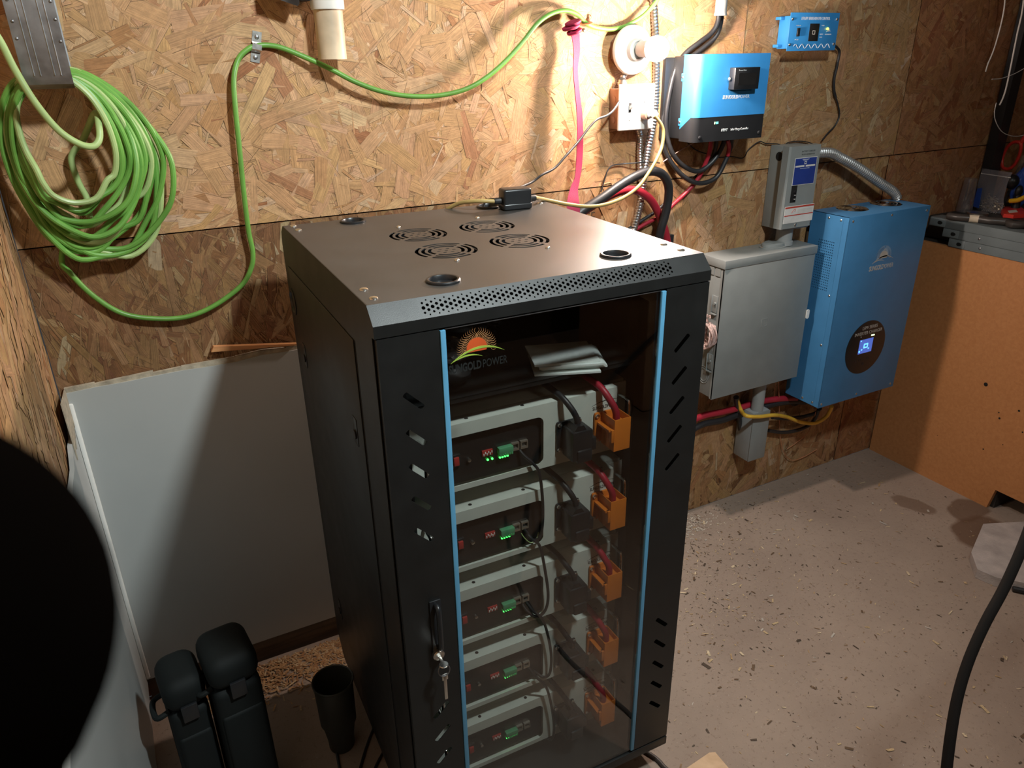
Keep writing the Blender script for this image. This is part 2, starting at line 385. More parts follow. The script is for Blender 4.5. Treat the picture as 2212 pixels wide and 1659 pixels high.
# ---------------------------------------------------------------- room shell
STAINS = ((2.52, -.60, .13, .095), (2.47, -.36, .05, .075), (2.61, -.49, .09, .07))
XL, XR, ZC = -0.138, 2.685, 2.60
def osb_layers(bm):
    if not bm.loops.layers.uv.get('UVMap'): bm.loops.layers.uv.new('UVMap')
    if not bm.loops.layers.float_color.get('Col'): bm.loops.layers.float_color.new('Col')
    return bm.loops.layers.uv['UVMap'], bm.loops.layers.float_color['Col']
def strands(mb, col, rect, n, f, pal, seedv, ang=(0, 1), length=(0.06, 0.16), width=(0.016, 0.044), lift=4.0e-7):
    """overlapping wood strands of an OSB face; f(a, b, depth) -> 3D"""
    rnd = random.Random(seedv); a0, b0, a1, b1 = rect; bm = mb.bm
    uvl, cl = osb_layers(bm)
    wts = [p[1] for p in pal]
    for i in range(n):
        ca, cb = rnd.uniform(a0, a1), rnd.uniform(b0, b1)
        L = rnd.uniform(*length) / 2; Wd = rnd.uniform(*width) / 2
        if rnd.random() < 0.42: L *= rnd.uniform(.3, .8); Wd *= rnd.uniform(.08, .3)
        th = rnd.gauss(ang[0], ang[1])
        c, s_ = math.cos(th), math.sin(th)
        pts = [(-L, -Wd), (-L*0.2, -Wd*rnd.uniform(.85, 1.05)), (L, -Wd*rnd.uniform(.6, 1)), (L*rnd.uniform(.92, 1.04), Wd*rnd.uniform(-.3, .3)), (L*rnd.uniform(.85, 1), Wd*rnd.uniform(.6, 1)), (L*0.1, Wd*rnd.uniform(.85, 1.05)), (-L*rnd.uniform(.85, 1), Wd), (-L*rnd.uniform(.94, 1.05), Wd*rnd.uniform(-.3, .3))]
        P = [(ca + x*c - y*s_, cb + x*s_ + y*c) for x, y in pts]
        if min(p[0] for p in P) < a0 or max(p[0] for p in P) > a1 or min(p[1] for p in P) < b0 or max(p[1] for p in P) > b1:
            P = [(min(max(p[0], a0), a1), min(max(p[1], b0), b1)) for p in P]
        base = rnd.choices(pal, wts)[0][0]; k = rnd.uniform(0.93, 1.06)
        colr = (base[0]*k, base[1]*k*rnd.uniform(.96, 1.04), base[2]*k*rnd.uniform(.9, 1.08), 1)
        d = -0.0021 + i * lift; ta, tb = rnd.uniform(-.0005, .0005), rnd.uniform(-.0004, .0004)
        vs_ = [bm.verts.new(f(p[0], p[1], d + ta*q[0]/L*0.5 + tb*q[1]/Wd*0.5)) for p, q in zip(P, pts)]
        try: fc = bm.faces.new(vs_)
        except ValueError: continue
        ou, ov = rnd.uniform(0, 40), rnd.uniform(0, 40)
        for lp, q in zip(fc.loops, pts):
            lp[uvl].uv = (q[0] + ou, q[1] + ov); lp[cl] = colr
        # a thin dark lower edge, the gap beside the strand
        ed = 0.0008
        for (i0, i1) in ((0, 2), (4, 6)) if rnd.random() < 0.55 else ((0, 2),):
            p0, p1 = P[i0], P[i1]
            nx, ny = (p1[1]-p0[1]), -(p1[0]-p0[0]); ll = math.hypot(nx, ny) or 1; nx *= ed/ll; ny *= ed/ll
            q4 = [p0, (p0[0]+nx, p0[1]+ny), (p1[0]+nx, p1[1]+ny), p1]
            if any(not (a0 <= q[0] <= a1 and b0 <= q[1] <= b1) for q in q4): continue
            try: fe = bm.faces.new([bm.verts.new(f(q[0], q[1], d - 2e-7)) for q in q4])
            except ValueError: continue
            dk = rnd.uniform(.25, .6)
            for lp in fe.loops: lp[uvl].uv = (ou, ov); lp[cl] = (base[0]*dk, base[1]*dk, base[2]*dk, 1)
def flat(mb, rect, f, colr, d=-0.0024):
    a0, b0, a1, b1 = rect; bm = mb.bm
    uvl, cl = osb_layers(bm)
    fc = bm.faces.new([bm.verts.new(f(*p, d)) for p in ((a0, b0), (a1, b0), (a1, b1), (a0, b1))])
    for lp in fc.loops: lp[uvl].uv = (0, 0); lp[cl] = (*colr, 1)
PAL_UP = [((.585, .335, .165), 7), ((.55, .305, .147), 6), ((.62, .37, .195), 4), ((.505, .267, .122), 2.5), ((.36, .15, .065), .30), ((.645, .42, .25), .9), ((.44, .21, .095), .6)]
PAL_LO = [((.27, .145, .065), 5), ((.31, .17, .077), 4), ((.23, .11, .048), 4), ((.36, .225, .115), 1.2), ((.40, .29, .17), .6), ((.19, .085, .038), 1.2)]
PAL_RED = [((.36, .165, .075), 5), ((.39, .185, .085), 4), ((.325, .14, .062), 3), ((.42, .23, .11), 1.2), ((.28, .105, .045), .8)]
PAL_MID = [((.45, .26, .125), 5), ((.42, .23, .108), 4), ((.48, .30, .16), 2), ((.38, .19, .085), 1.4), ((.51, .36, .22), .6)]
mb = MB()
fb = lambda a, b, d: (a, -d, b)
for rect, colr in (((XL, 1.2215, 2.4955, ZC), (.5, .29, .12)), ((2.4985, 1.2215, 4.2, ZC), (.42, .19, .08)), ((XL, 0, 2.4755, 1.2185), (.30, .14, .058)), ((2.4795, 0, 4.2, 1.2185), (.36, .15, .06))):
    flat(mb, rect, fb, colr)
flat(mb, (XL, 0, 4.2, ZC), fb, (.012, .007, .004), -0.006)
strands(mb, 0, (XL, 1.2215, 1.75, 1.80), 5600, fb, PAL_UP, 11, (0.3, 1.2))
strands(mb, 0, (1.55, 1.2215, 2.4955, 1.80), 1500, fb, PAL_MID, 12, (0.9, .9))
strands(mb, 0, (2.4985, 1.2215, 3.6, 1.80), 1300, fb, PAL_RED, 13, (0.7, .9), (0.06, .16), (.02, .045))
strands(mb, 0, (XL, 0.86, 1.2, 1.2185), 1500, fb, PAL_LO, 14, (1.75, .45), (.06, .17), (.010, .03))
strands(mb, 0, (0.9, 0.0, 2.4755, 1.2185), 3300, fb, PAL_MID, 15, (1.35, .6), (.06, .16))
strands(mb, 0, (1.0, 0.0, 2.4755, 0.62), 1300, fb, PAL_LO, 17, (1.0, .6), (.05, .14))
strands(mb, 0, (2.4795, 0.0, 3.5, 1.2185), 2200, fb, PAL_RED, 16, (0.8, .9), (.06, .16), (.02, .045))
bmesh.ops.reverse_faces(mb.bm, faces=[f for f in mb.bm.faces if f.normal.y > 0])
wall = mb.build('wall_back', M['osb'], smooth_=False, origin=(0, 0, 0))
struct(wall)
mb = MB(); fl = lambda a, b, d: (XL + d, a, b)
flat(mb, (-3.6, 0, 0, ZC), fl, (.46, .27, .12))
strands(mb, 0, (-1.5, .0, 0, 1.7), 2600, fl, PAL_UP, 21, (1.3, .5))
struct(mb.build('wall_left', M['osb'], smooth_=False, origin=(XL, 0, 0)))
mb = MB(); flat(mb, (-3.6, 0, .0, ZC), lambda a, b, d: (4.2 - d, a, b), (.10, .055, .03)); struct(mb.build('wall_right', M['osb'], smooth_=False, origin=(4.2, 0, 0)))
mb = MB(); flat(mb, (XL, 0, 4.2, ZC), lambda a, b, d: (a, -3.6 + d, b), (.08, .05, .03)); struct(mb.build('wall_front', M['osb'], smooth_=False, origin=(0, -3.6, 0)))
mb = MB(); flat(mb, (XL, -3.6, 4.2, 0), lambda a, b, d: (a, b, ZC - d), (.10, .07, .045)); struct(mb.build('ceiling', M['osb'], smooth_=False, origin=(0, 0, ZC)))

# floor: dusty concrete with brown stains of their own
m, nt, b = nodes('dusty_concrete'); N = nt.nodes; L_ = nt.links.new
tc = N.new('ShaderNodeTexCoord')
def noise(sc, det, ro=.6, vec=None):
    n = N.new('ShaderNodeTexNoise'); n.inputs['Scale'].default_value = sc; n.inputs['Detail'].default_value = det; n.inputs['Roughness'].default_value = ro
    L_(vec or tc.outputs['Object'], n.inputs['Vector']); return n.outputs['Fac']
def ramp(src, p0, c0, p1, c1):
    r = N.new('ShaderNodeValToRGB'); r.color_ramp.elements[0].position = p0; r.color_ramp.elements[1].position = p1
    r.color_ramp.elements[0].color = (*c0, 1); r.color_ramp.elements[1].color = (*c1, 1); L_(src, r.inputs[0]); return r.outputs[0]
def mixc(fac, a, c):
    x = N.new('ShaderNodeMix'); x.data_type = 'RGBA'; L_(fac, x.inputs[0]); L_(a, x.inputs[6])
    if isinstance(c, tuple): x.inputs[7].default_value = (*c, 1)
    else: L_(c, x.inputs[7])
    return x.outputs[2]
base = ramp(noise(2.2, 8), .3, (.27, .205, .165), .7, (.36, .28, .225))
speck = ramp(noise(75, 6, .75), .28, (1, 1, 1), .44, (0, 0, 0))
base = mixc(speck, base, (.16, .115, .085))
sp2 = ramp(noise(130, 3, .7), .66, (0, 0, 0), .74, (1, 1, 1))
base = mixc(sp2, base, (.50, .42, .34))
wn = N.new('ShaderNodeTexNoise'); wn.inputs['Scale'].default_value = 5; wn.inputs['Detail'].default_value = 4; L_(tc.outputs['Object'], wn.inputs['Vector'])
wv = N.new('ShaderNodeVectorMath'); wv.operation = 'MULTIPLY_ADD'; L_(wn.outputs['Color'], wv.inputs[0]); wv.inputs[1].default_value = (.12, .12, 0); L_(tc.outputs['Object'], wv.inputs[2])
for (cx, cy, rx, ry), amt in zip(STAINS, (.85, .6, .75)):
    mp = N.new('ShaderNodeMapping'); mp.vector_type = 'POINT'; mp.inputs['Location'].default_value = (-(cx + .06) / rx, -(cy + .06) / ry, 0); mp.inputs['Scale'].default_value = (1/rx, 1/ry, 0)
    L_(wv.outputs[0], mp.inputs[0]); ln = N.new('ShaderNodeVectorMath'); ln.operation = 'LENGTH'; L_(mp.outputs[0], ln.inputs[0])
    fc = ramp(ln.outputs['Value'], .82, (amt, amt, amt), 1.05, (0, 0, 0)); base = mixc(fc, base, (.13, .072, .043))
L_(base, b.inputs['Base Color']); b.inputs['Roughness'].default_value = 0.85; b.inputs['Specular IOR Level'].default_value = 0.2
bp = N.new('ShaderNodeBump'); bp.inputs['Strength'].default_value = .6; bp.inputs['Distance'].default_value = .003; L_(noise(60, 8, .7), bp.inputs['Height']); L_(bp.outputs[0], b.inputs['Normal'])
mb = MB(); mb.quad((XL, -3.6, 0), (4.2, -3.6, 0), (4.2, 0, 0), (XL, 0, 0)); struct(mb.build('floor', m, smooth_=False, origin=(0, 0, 0)))

# white boards low on the back and left walls, dark sill below
mb = MB(); rnd = random.Random(3)
top = [(XL + .012 + i * .06, .905 + .010 * i / 16 + rnd.uniform(-.003, .003)) for i in range(18)]
poly = [(XL + .012, .072), (top[-1][0], .072)] + list(reversed(top))
mb.prism(poly, lambda a, b, d: (a, d, b), -.004, -.016)
struct(mb.build('trim_1', M['whitepanel'], ang=20))
mb = MB()
for i in range(17):
    a, c = top[i], top[i+1]
    mb.prism([(a[0], a[1] - .002), (c[0], c[1] - .002), (c[0], c[1] + rnd.uniform(.006, .012)), (a[0], a[1] + rnd.uniform(.006, .012))], lambda p, q, d: (p, d, q), -.003, -.013)
struct(mb.build('trim_2', M['paneledge']))
mb = MB(); mb.box((XL + .012, -.012, .0), (.95, -.004, .07), .002); struct(mb.build('baseboard_back', M['darkwood']))
mb = MB()
lp = [(-.016, .06), (-.016, .845), (-.05, .85), (-.09, .83), (-.14, .835), (-.2, .81), (-.3, .82), (-.45, .79), (-.7, .80), (-1.1, .78), (-1.1, .0), (-.3, .0), (-.28, .05)]
mb.prism(lp, lambda a, b, d: (XL + d, a, b), .003, .012); struct(mb.build('trim_3', M['whitepanel']))
mb = MB(); mb.box((XL + .012, -.024, .08), (XL + .022, -.016, .88), .003); struct(mb.build('trim_4', M['white']))
mb = MB()
tear = [(-.010, .90), (-.016, .80)] + [(-.02 - .012 * i + rnd.uniform(-.008, .008), .84 - .004 * i + rnd.uniform(-.014, .014)) for i in range(10)] + [(-.14, .93), (-.02, .915)]
mb.prism(tear, lambda a, b, d: (XL + d, a, b), .0125, .0145); struct(mb.build('trim_5', M['paneledge']))
# ---------------------------------------------------------------- the battery rack cabinet (local: x across, y back, z up)
RX, RY, RZ = 0.342, -0.821, math.radians(-1.037)
RACKM = Matrix.Translation((RX, RY, 0)) @ Matrix.Rotation(RZ, 4, 'Z')
Wd_, Dp, ZT, ZB = 0.600, 0.664, 1.2478, 0.0885
rack = thing('server_rack_cabinet', 'tall black steel battery rack with a glass door edged in blue', 'cabinet', (RX, RY, 0), RZ, local=True)
# side panels: silhouette with bevelled corners
side = [(.012, ZB), (.012, 1.2035), (0, 1.2045), (0, 1.223), (.0245, ZT), (Dp - .032, ZT), (Dp - .010, 1.232), (Dp, 1.205), (Dp, .155), (Dp - .045, ZB)]
for nm, u0, u1 in (('side_panel', 0.0, .0016), ('side_panel', Wd_ - .0016, Wd_)):
    mb = MB(); mb.prism(side, lambda a, b_, d: (d, a, b_), u0, u1); sp = mb.build(nm, M['black'], rack)
    sg = -1 if u0 == 0 else 1; ux = 0.0 if u0 == 0 else Wd_
    mb = MB(); mb.box((ux, .118, .135), (ux + sg * .0022, Dp - .045, 1.165), .001); mb.build('removable_cover', M['black'], sp)
    mb = MB()
    for yy in (.112, Dp - .041): mb.box((ux, yy, .135), (ux + sg * .0004, yy + .003, 1.165))
    mb.build('cover_gap', M['void'], sp)
    for yy, zz in ((Dp - .105, .985), (.165, .985), (Dp - .105, .30)):
        mb = MB(); mb.box((ux + sg * .002, yy - .012, zz - .026), (ux + sg * .0034, yy + .012, zz + .026), .0012); mb.cyl((ux + sg * .003, yy, zz - .006), (ux + sg * .0062, yy, zz - .006), .0085)
        mb.build('cover_latch', M['plastic'], sp)
    mb = MB(); mb.lathe([(.024, 0), (.030, .002), (.030, .004), (.024, .0045), (.021, .001)], (ux, Dp - .05, 1.09), (sg, 0, 0), 28); mb.build('cable_grommet', M['plastic'], sp)
# top sheet with real fan slots and cable holes
FANS = [(.2185, .266), (.2185, .412), (.366, .267), (.366, .412)]
GROM = [(.1405, .085), (.459, .085), (.1405, .598), (.456, .598)]
def arc(cx, cy, r0, r1, a0, a1, n=8):
    return [(cx + r0*math.cos(a0 + (a1-a0)*i/n), cy + r0*math.sin(a0 + (a1-a0)*i/n)) for i in range(n+1)] + [(cx + r1*math.cos(a1 - (a1-a0)*i/n), cy + r1*math.sin(a1 - (a1-a0)*i/n)) for i in range(n+1)]
holes = []
for cx, cy in FANS:
    for r0, r1 in ((.050, .0565), (.0385, .045), (.027, .0335)):
        for k in range(4): holes.append(arc(cx, cy, r0, r1, PI/2*k + .10 + .62, PI/2*(k+1) - .10 + .62))
    for k in range(6): holes.append(ellipse(cx + .0145*math.cos(k*PI/3), cy + .0145*math.sin(k*PI/3), .0038, .0022, 10))
    holes.append(ellipse(cx, cy, .0035, .002, 10))
for cx, cy in GROM: holes.append(ellipse(cx, cy, .0225, .0225, 28))
mb = MB(); mb.plate([(.0016, .0245), (Wd_ - .0016, .0245), (Wd_ - .0016, Dp - .032), (.0016, Dp - .032)], holes, lambda a, b_, d: (a, b_, d), ZT, ZT - .0014)
topo = mb.build('top_panel', M['topblack'], rack, ang=20)
mb = MB(); mb.quad((.002, Dp - .032, ZT), (Wd_ - .002, Dp - .032, ZT), (Wd_ - .002, Dp - .010, 1.232), (.002, Dp - .010, 1.232)); mb.quad((.002, Dp - .010, 1.232), (Wd_ - .002, Dp - .010, 1.232), (Wd_ - .002, Dp, 1.205), (.002, Dp, 1.205)); mb.build('rear_bevel', M['black'], rack)
for cx, cy in FANS:
    mb = MB()
    for sx in (-1, 1):
        mb.box((cx + sx*.052, cy - .056, ZT - .032), (cx + sx*.0565, cy + .056, ZT - .0025)); mb.box((cx - .052, cy + sx*.052, ZT - .032), (cx + .052, cy + sx*.0565, ZT - .0025))
    mb.cyl((cx, cy, ZT - .028), (cx, cy, ZT - .006), .019)
    for k in range(7):
        a = k * 2*PI/7; r = Matrix.Translation((cx, cy, ZT - .016)) @ Matrix.Rotation(a, 4, 'Z') @ Matrix.Rotation(.6, 4, 'X')
        mb.box((.016, -.010, -.0008), (.049, .010, .0008), mat=r)
    mb.build('cooling_fan', M['plastic'], rack)
for cx, cy in GROM:
    mb = MB(); mb.lathe([(.0205, -.004), (.0210, .0015), (.0225, .0042), (.0255, .0046), (.0272, .0030), (.0275, .0002), (.0225, .0002), (.0222, -.006)], (cx, cy, ZT), (0, 0, 1), 40)
    g = mb.build('cable_grommet', M['plastic'], rack)
    mb = MB()
    for k in range(8):
        a0, a1 = k*PI/4 + .05, (k+1)*PI/4 - .05
        mb.prism([(cx + .021*math.cos(a0), cy + .021*math.sin(a0)), (cx + .021*math.cos(a1), cy + .021*math.sin(a1)), (cx + .003*math.cos((a0+a1)/2), cy + .003*math.sin((a0+a1)/2))], lambda a, b_, d: (a, b_, d), ZT - .0042, ZT - .005)
    mb.build('rubber_flap', M['rubber'], g)
for (x, y) in ((.019, .102), (.019, .052), (.020, .620), (.021, .575), (.577, .106), (.578, .058), (.578, .575), (.580, .616), (.208, .191), (.384, .190), (.384, .499), (.207, .497)):
    mb = MB(); r_ = .0066 if (x < .1 or x > .5) else .0046
    mb.lathe([(r_, 0), (r_ * .95, .0012), (r_ * .7, .0024), (r_ * .3, .0030), (.0005, .0031)], (x, y, ZT), (0, 0, 1), 20); mb.build('screw', M['zinc'], rack)
# perforated front bevel and fascia
holes = []; BL_ = math.hypot(.0245, ZT - 1.223)
for r in range(-3, 4):
    rad = (.0030, .0025, .00195, .00135)[abs(r)]; sv = BL_/2 + r * .0040 - .0005
    for k in range(32):
        u = .080 + .0142 * k + (.0071 if r % 2 else 0)
        if u < .527: holes.append(ellipse(u, sv, rad, rad, 10))
mb = MB(); c45 = .0245 / BL_; s45 = (ZT - 1.223) / BL_
mb.plate([(.0016, 0), (Wd_ - .0016, 0), (Wd_ - .0016, BL_), (.0016, BL_)], holes, lambda a, b_, d: (a, b_ * c45 + d * s45, 1.223 + b_ * s45 - d * c45), 0, .0013)
mb.box((.0016, 0, 1.2045), (Wd_ - .0016, .0014, 1.223)); mb.box((.0016, .0014, 1.2045), (Wd_ - .0016, .018, 1.2060))
mb.build('perforated_bevel', M['black'], rack, ang=20)
# base, back, bottom rail, casters, inner posts, shelf
mb = MB(); mb.box((.002, .012, ZB), (Wd_ - .002, Dp - .045, ZB + .012), .001); mb.box((0, .0, ZB), (Wd_, .016, ZB + .024), .0015); mb.build('base_frame', M['black'], rack)
mb = MB(); mb.box((.002, Dp - .002, .155), (Wd_ - .002, Dp - .0005, 1.205)); mb.quad((.002, Dp, .155), (Wd_ - .002, Dp, .155), (Wd_ - .002, Dp - .045, ZB), (.002, Dp - .045, ZB)); mb.build('back_panel', M['black'], rack)
for x in (.075, .525):
    for y in (.07, Dp - .11):
        mb = MB(); mb.cyl((x - .012, y + .012, .032), (x + .012, y + .012, .032), .0318, seg=32); mb.box((x - .020, y - .012, ZB - .005), (x + .020, y + .034, ZB), .001)
        for sx in (-1, 1): mb.box((x + sx * .016 - .0015, y - .006, .03), (x + sx * .016 + .0015, y + .026, ZB - .004))
        mb.build('caster', M['rubber'], rack)
for x in (.058, .522):
    for y in (.122, .50):
        mb = MB(); mb.box((x, y, ZB + .012), (x + .020, y + .0016, 1.222)); xs = x if x < .3 else x + .018
        mb.box((xs, y, ZB + .012), (xs + .002, y + .035, 1.222)); mb.build('mounting_post', M['black'], rack)
mb = MB(); mb.box((.062, .088, 1.040), (.538, .56, 1.0418)); mb.box((.062, .088, 1.034), (.538, .0896, 1.0418)); mb.build('shelf', M['black'], rack)
# door: two slotted uprights, blue edge strips, glass, handle, lock
D0 = .118
def slots(u, zs, sgn):
    out = []
    for z in zs:
        c_ = math.cos(PI/4); L2, w2 = .020, .0046
        out.append([(u + sgn * (p*c_) - q*c_, z - (p*c_) - sgn * q*c_) for p, q in rrect(-L2, -w2, L2, w2, .003, 3)])
    return out
UP = (1.098, 1.036, .977, .918, .858); LO = (.468, .410, .351, .293, .234)
mb = MB(); fd = lambda a, b_, d: (a, d, b_)
door_parts = []
mb.plate([(.003, D0), (.0975, D0), (.0975, 1.2025), (.003, 1.2025)], slots(.051, UP, 1) + slots(.058, LO, -1), fd, 0, .0012)
mb.box((.003, .0012, D0), (.0045, .022, 1.2025)); mb.box((.096, .0012, D0), (.0975, .018, 1.2025)); mb.box((.003, .0012, 1.201), (.0975, .012, 1.2025))
for x in (.02, .07): mb.lathe([(.0042, 0), (.0042, .0006), (.0004, .0008)], (x, .006, 1.2025), (0, 0, 1), 12)
dl = mb.build('door_upright', M['black'], rack, ang=20)
mb = MB(); mb.plate([(.5075, D0), (.5985, D0), (.5985, 1.2025), (.5075, 1.2025)], slots(.549, UP, -1) + slots(.556, LO, 1), fd, 0, .0012)
mb.box((.597, .0012, D0), (.5985, .022, 1.2025)); mb.box((.5075, .0012, D0), (.509, .018, 1.2025)); mb.box((.5075, .0012, 1.201), (.5985, .012, 1.2025))
mb.build('door_upright', M['black'], rack, ang=20)
for u in (.0985, .4970):
    mb = MB(); mb.box((u, -.0022, D0 + .004), (u + .0085, .004, 1.2005), .0008); o = mb.build('edge_strip', M['strip'], rack); o['label'] = 'sky blue edge strip'
mb = MB(); mb.box((.1072, .0015, D0 + .004), (.4968, .0055, 1.2005)); gl = mb.build('door_glass', M['glass'], rack, smooth_=False)
mb = MB(); mb.box((.1072, .0008, 1.2006), (.4968, .0062, 1.2016)); mb.build('glass_top_edge', M['steel'], rack)
mb = MB(); mb.box((.050, -.0035, .60), (.071, 0, .722), .0015); mb.tube([(.0605, -.003, .712), (.0605, -.014, .715), (.0605, -.0185, .700), (.0605, -.0185, .640), (.0605, -.016, .628), (.0605, -.003, .626)], .0048, seg=12); mb.build('door_handle', M['plastic'], rack)
mb = MB(); mb.lathe([(.0105, 0), (.0105, .006), (.0085, .008), (.0005, .0082)], (.0585, -.0035, .607), (0, -1, 0), 28); mb.build('lock', M['zinc'], rack)
# printed emblem on the glass: half sun, curled rays, green swoosh, lettering
def swirl(name, m, shapes, y=.0008, parent=None):
    mb = MB()
    for s_ in shapes: mb.prism(s_, fd, y, y + .0005)
    return mb.build(name, m, parent, smooth_=False)
def emblem(cx, cz, S, n=29):
    """half sun over a swoosh, in plane coordinates; S = half width"""
    sun = [(cx - .03*S + .37*S*math.cos(a), cz + .36*S*math.sin(a)) for a in [(-.35 + (PI + .7) * i / 30) for i in range(31)]]
    rays = []
    for k in range(n):
        a = -.22 + (PI + .50) * k / (n - 1); L = []; R = []
        for i in range(11):
            t = i / 10; r = S * (.36 + .37 * t); wob = .050 * S * math.sin(t * 2*PI) * (1 if a < PI/2 else -1); w = S * .0068 * (1 - t) ** .6 + .0004 * S
            px = cx - .03*S + r*math.cos(a) - wob*math.sin(a); pz = cz + r*.97*math.sin(a) + wob*math.cos(a)
            L.append((px - w*math.sin(a), pz + w*math.cos(a))); R.append((px + w*math.sin(a), pz - w*math.cos(a)))
        rays.append(L + R[::-1])
    def blade(p0, pc, p1, w):
        T = []; B = []
        for i in range(17):
            t = i / 16; x = (1-t)**2*p0[0] + 2*t*(1-t)*pc[0] + t*t*p1[0]; z = (1-t)**2*p0[1] + 2*t*(1-t)*pc[1] + t*t*p1[1]; h = w * math.sin(PI * t) + .001*S
            T.append((cx + S*x, cz + S*(z + h))); B.append((cx + S*x, cz + S*(z - h)))
        return T + B[::-1]
    sw = [blade((-1, -.40), (.05, .33), (1, -.27), .042), blade((-1, -.40), (-.38, -.06), (.17, -.33), .026)]
    return sun, rays, sw
sun, rays, sw = emblem(.1580, 1.1630, .0450)
swirl('sun_ray_print', M['ray'], rays, .0010, gl); swirl('sun_print', M['sun'], [sun], .0006, gl); swirl('swoosh_print', M['leaf'], sw, .0002, gl)
for s_, x_, bo in (('SUNGOLD', .1365, .0005), ('POWER', .1862, 0.0)):
    m4 = Matrix.Rotation(PI/2, 4, 'X'); m4.translation = Vector((x_, .0008, 1.1345)); text('lettering', s_, .0185, M['darkprint'], gl, m4, .0002, bold=bo, fit=.0535 if bo else .0415)
# the key hanging in the lock
def rl(p): return RACKM @ Vector(p)
kt = thing('hanging_key', 'key on a wire ring hanging from the rack door lock', 'key', rl((.0585, -.012, .607)), RZ)
mb = MB(); mb.box((.0560, -.026, .6040), (.0610, -.0120, .6060)); mb.lathe([(.0075, 0), (.0085, .0010), (.0075, .0020)], (.0585, -.031, .604), (0, 0, 1), 20)
for n_, bm_ in (('key_blade', mb),):
    for v in bm_.bm.verts: v.co = v.co - Vector((.0585, -.012, .607))
    OFF[kt] = Vector((0, 0, 0)); bm_.build(n_, M['zinc'], kt)
mb = MB(); mb.tube([(.0105*math.cos(a)+.001, -.016 + .003*math.sin(a), -.018 + .0105*math.sin(a)) for a in [2*PI*i/20 for i in range(20)]], .0010, seg=8, sub=2, closed=True); mb.build('key_ring', M['steel'], kt)
mb = MB(); mb.box((-.0015, -.0175, -.085), (.0045, -.0155, -.028), .0008); mb.box((-.004, -.0175, -.040), (.007, -.0155, -.026), .0009); mb.build('spare_key', M['zinc'], kt)
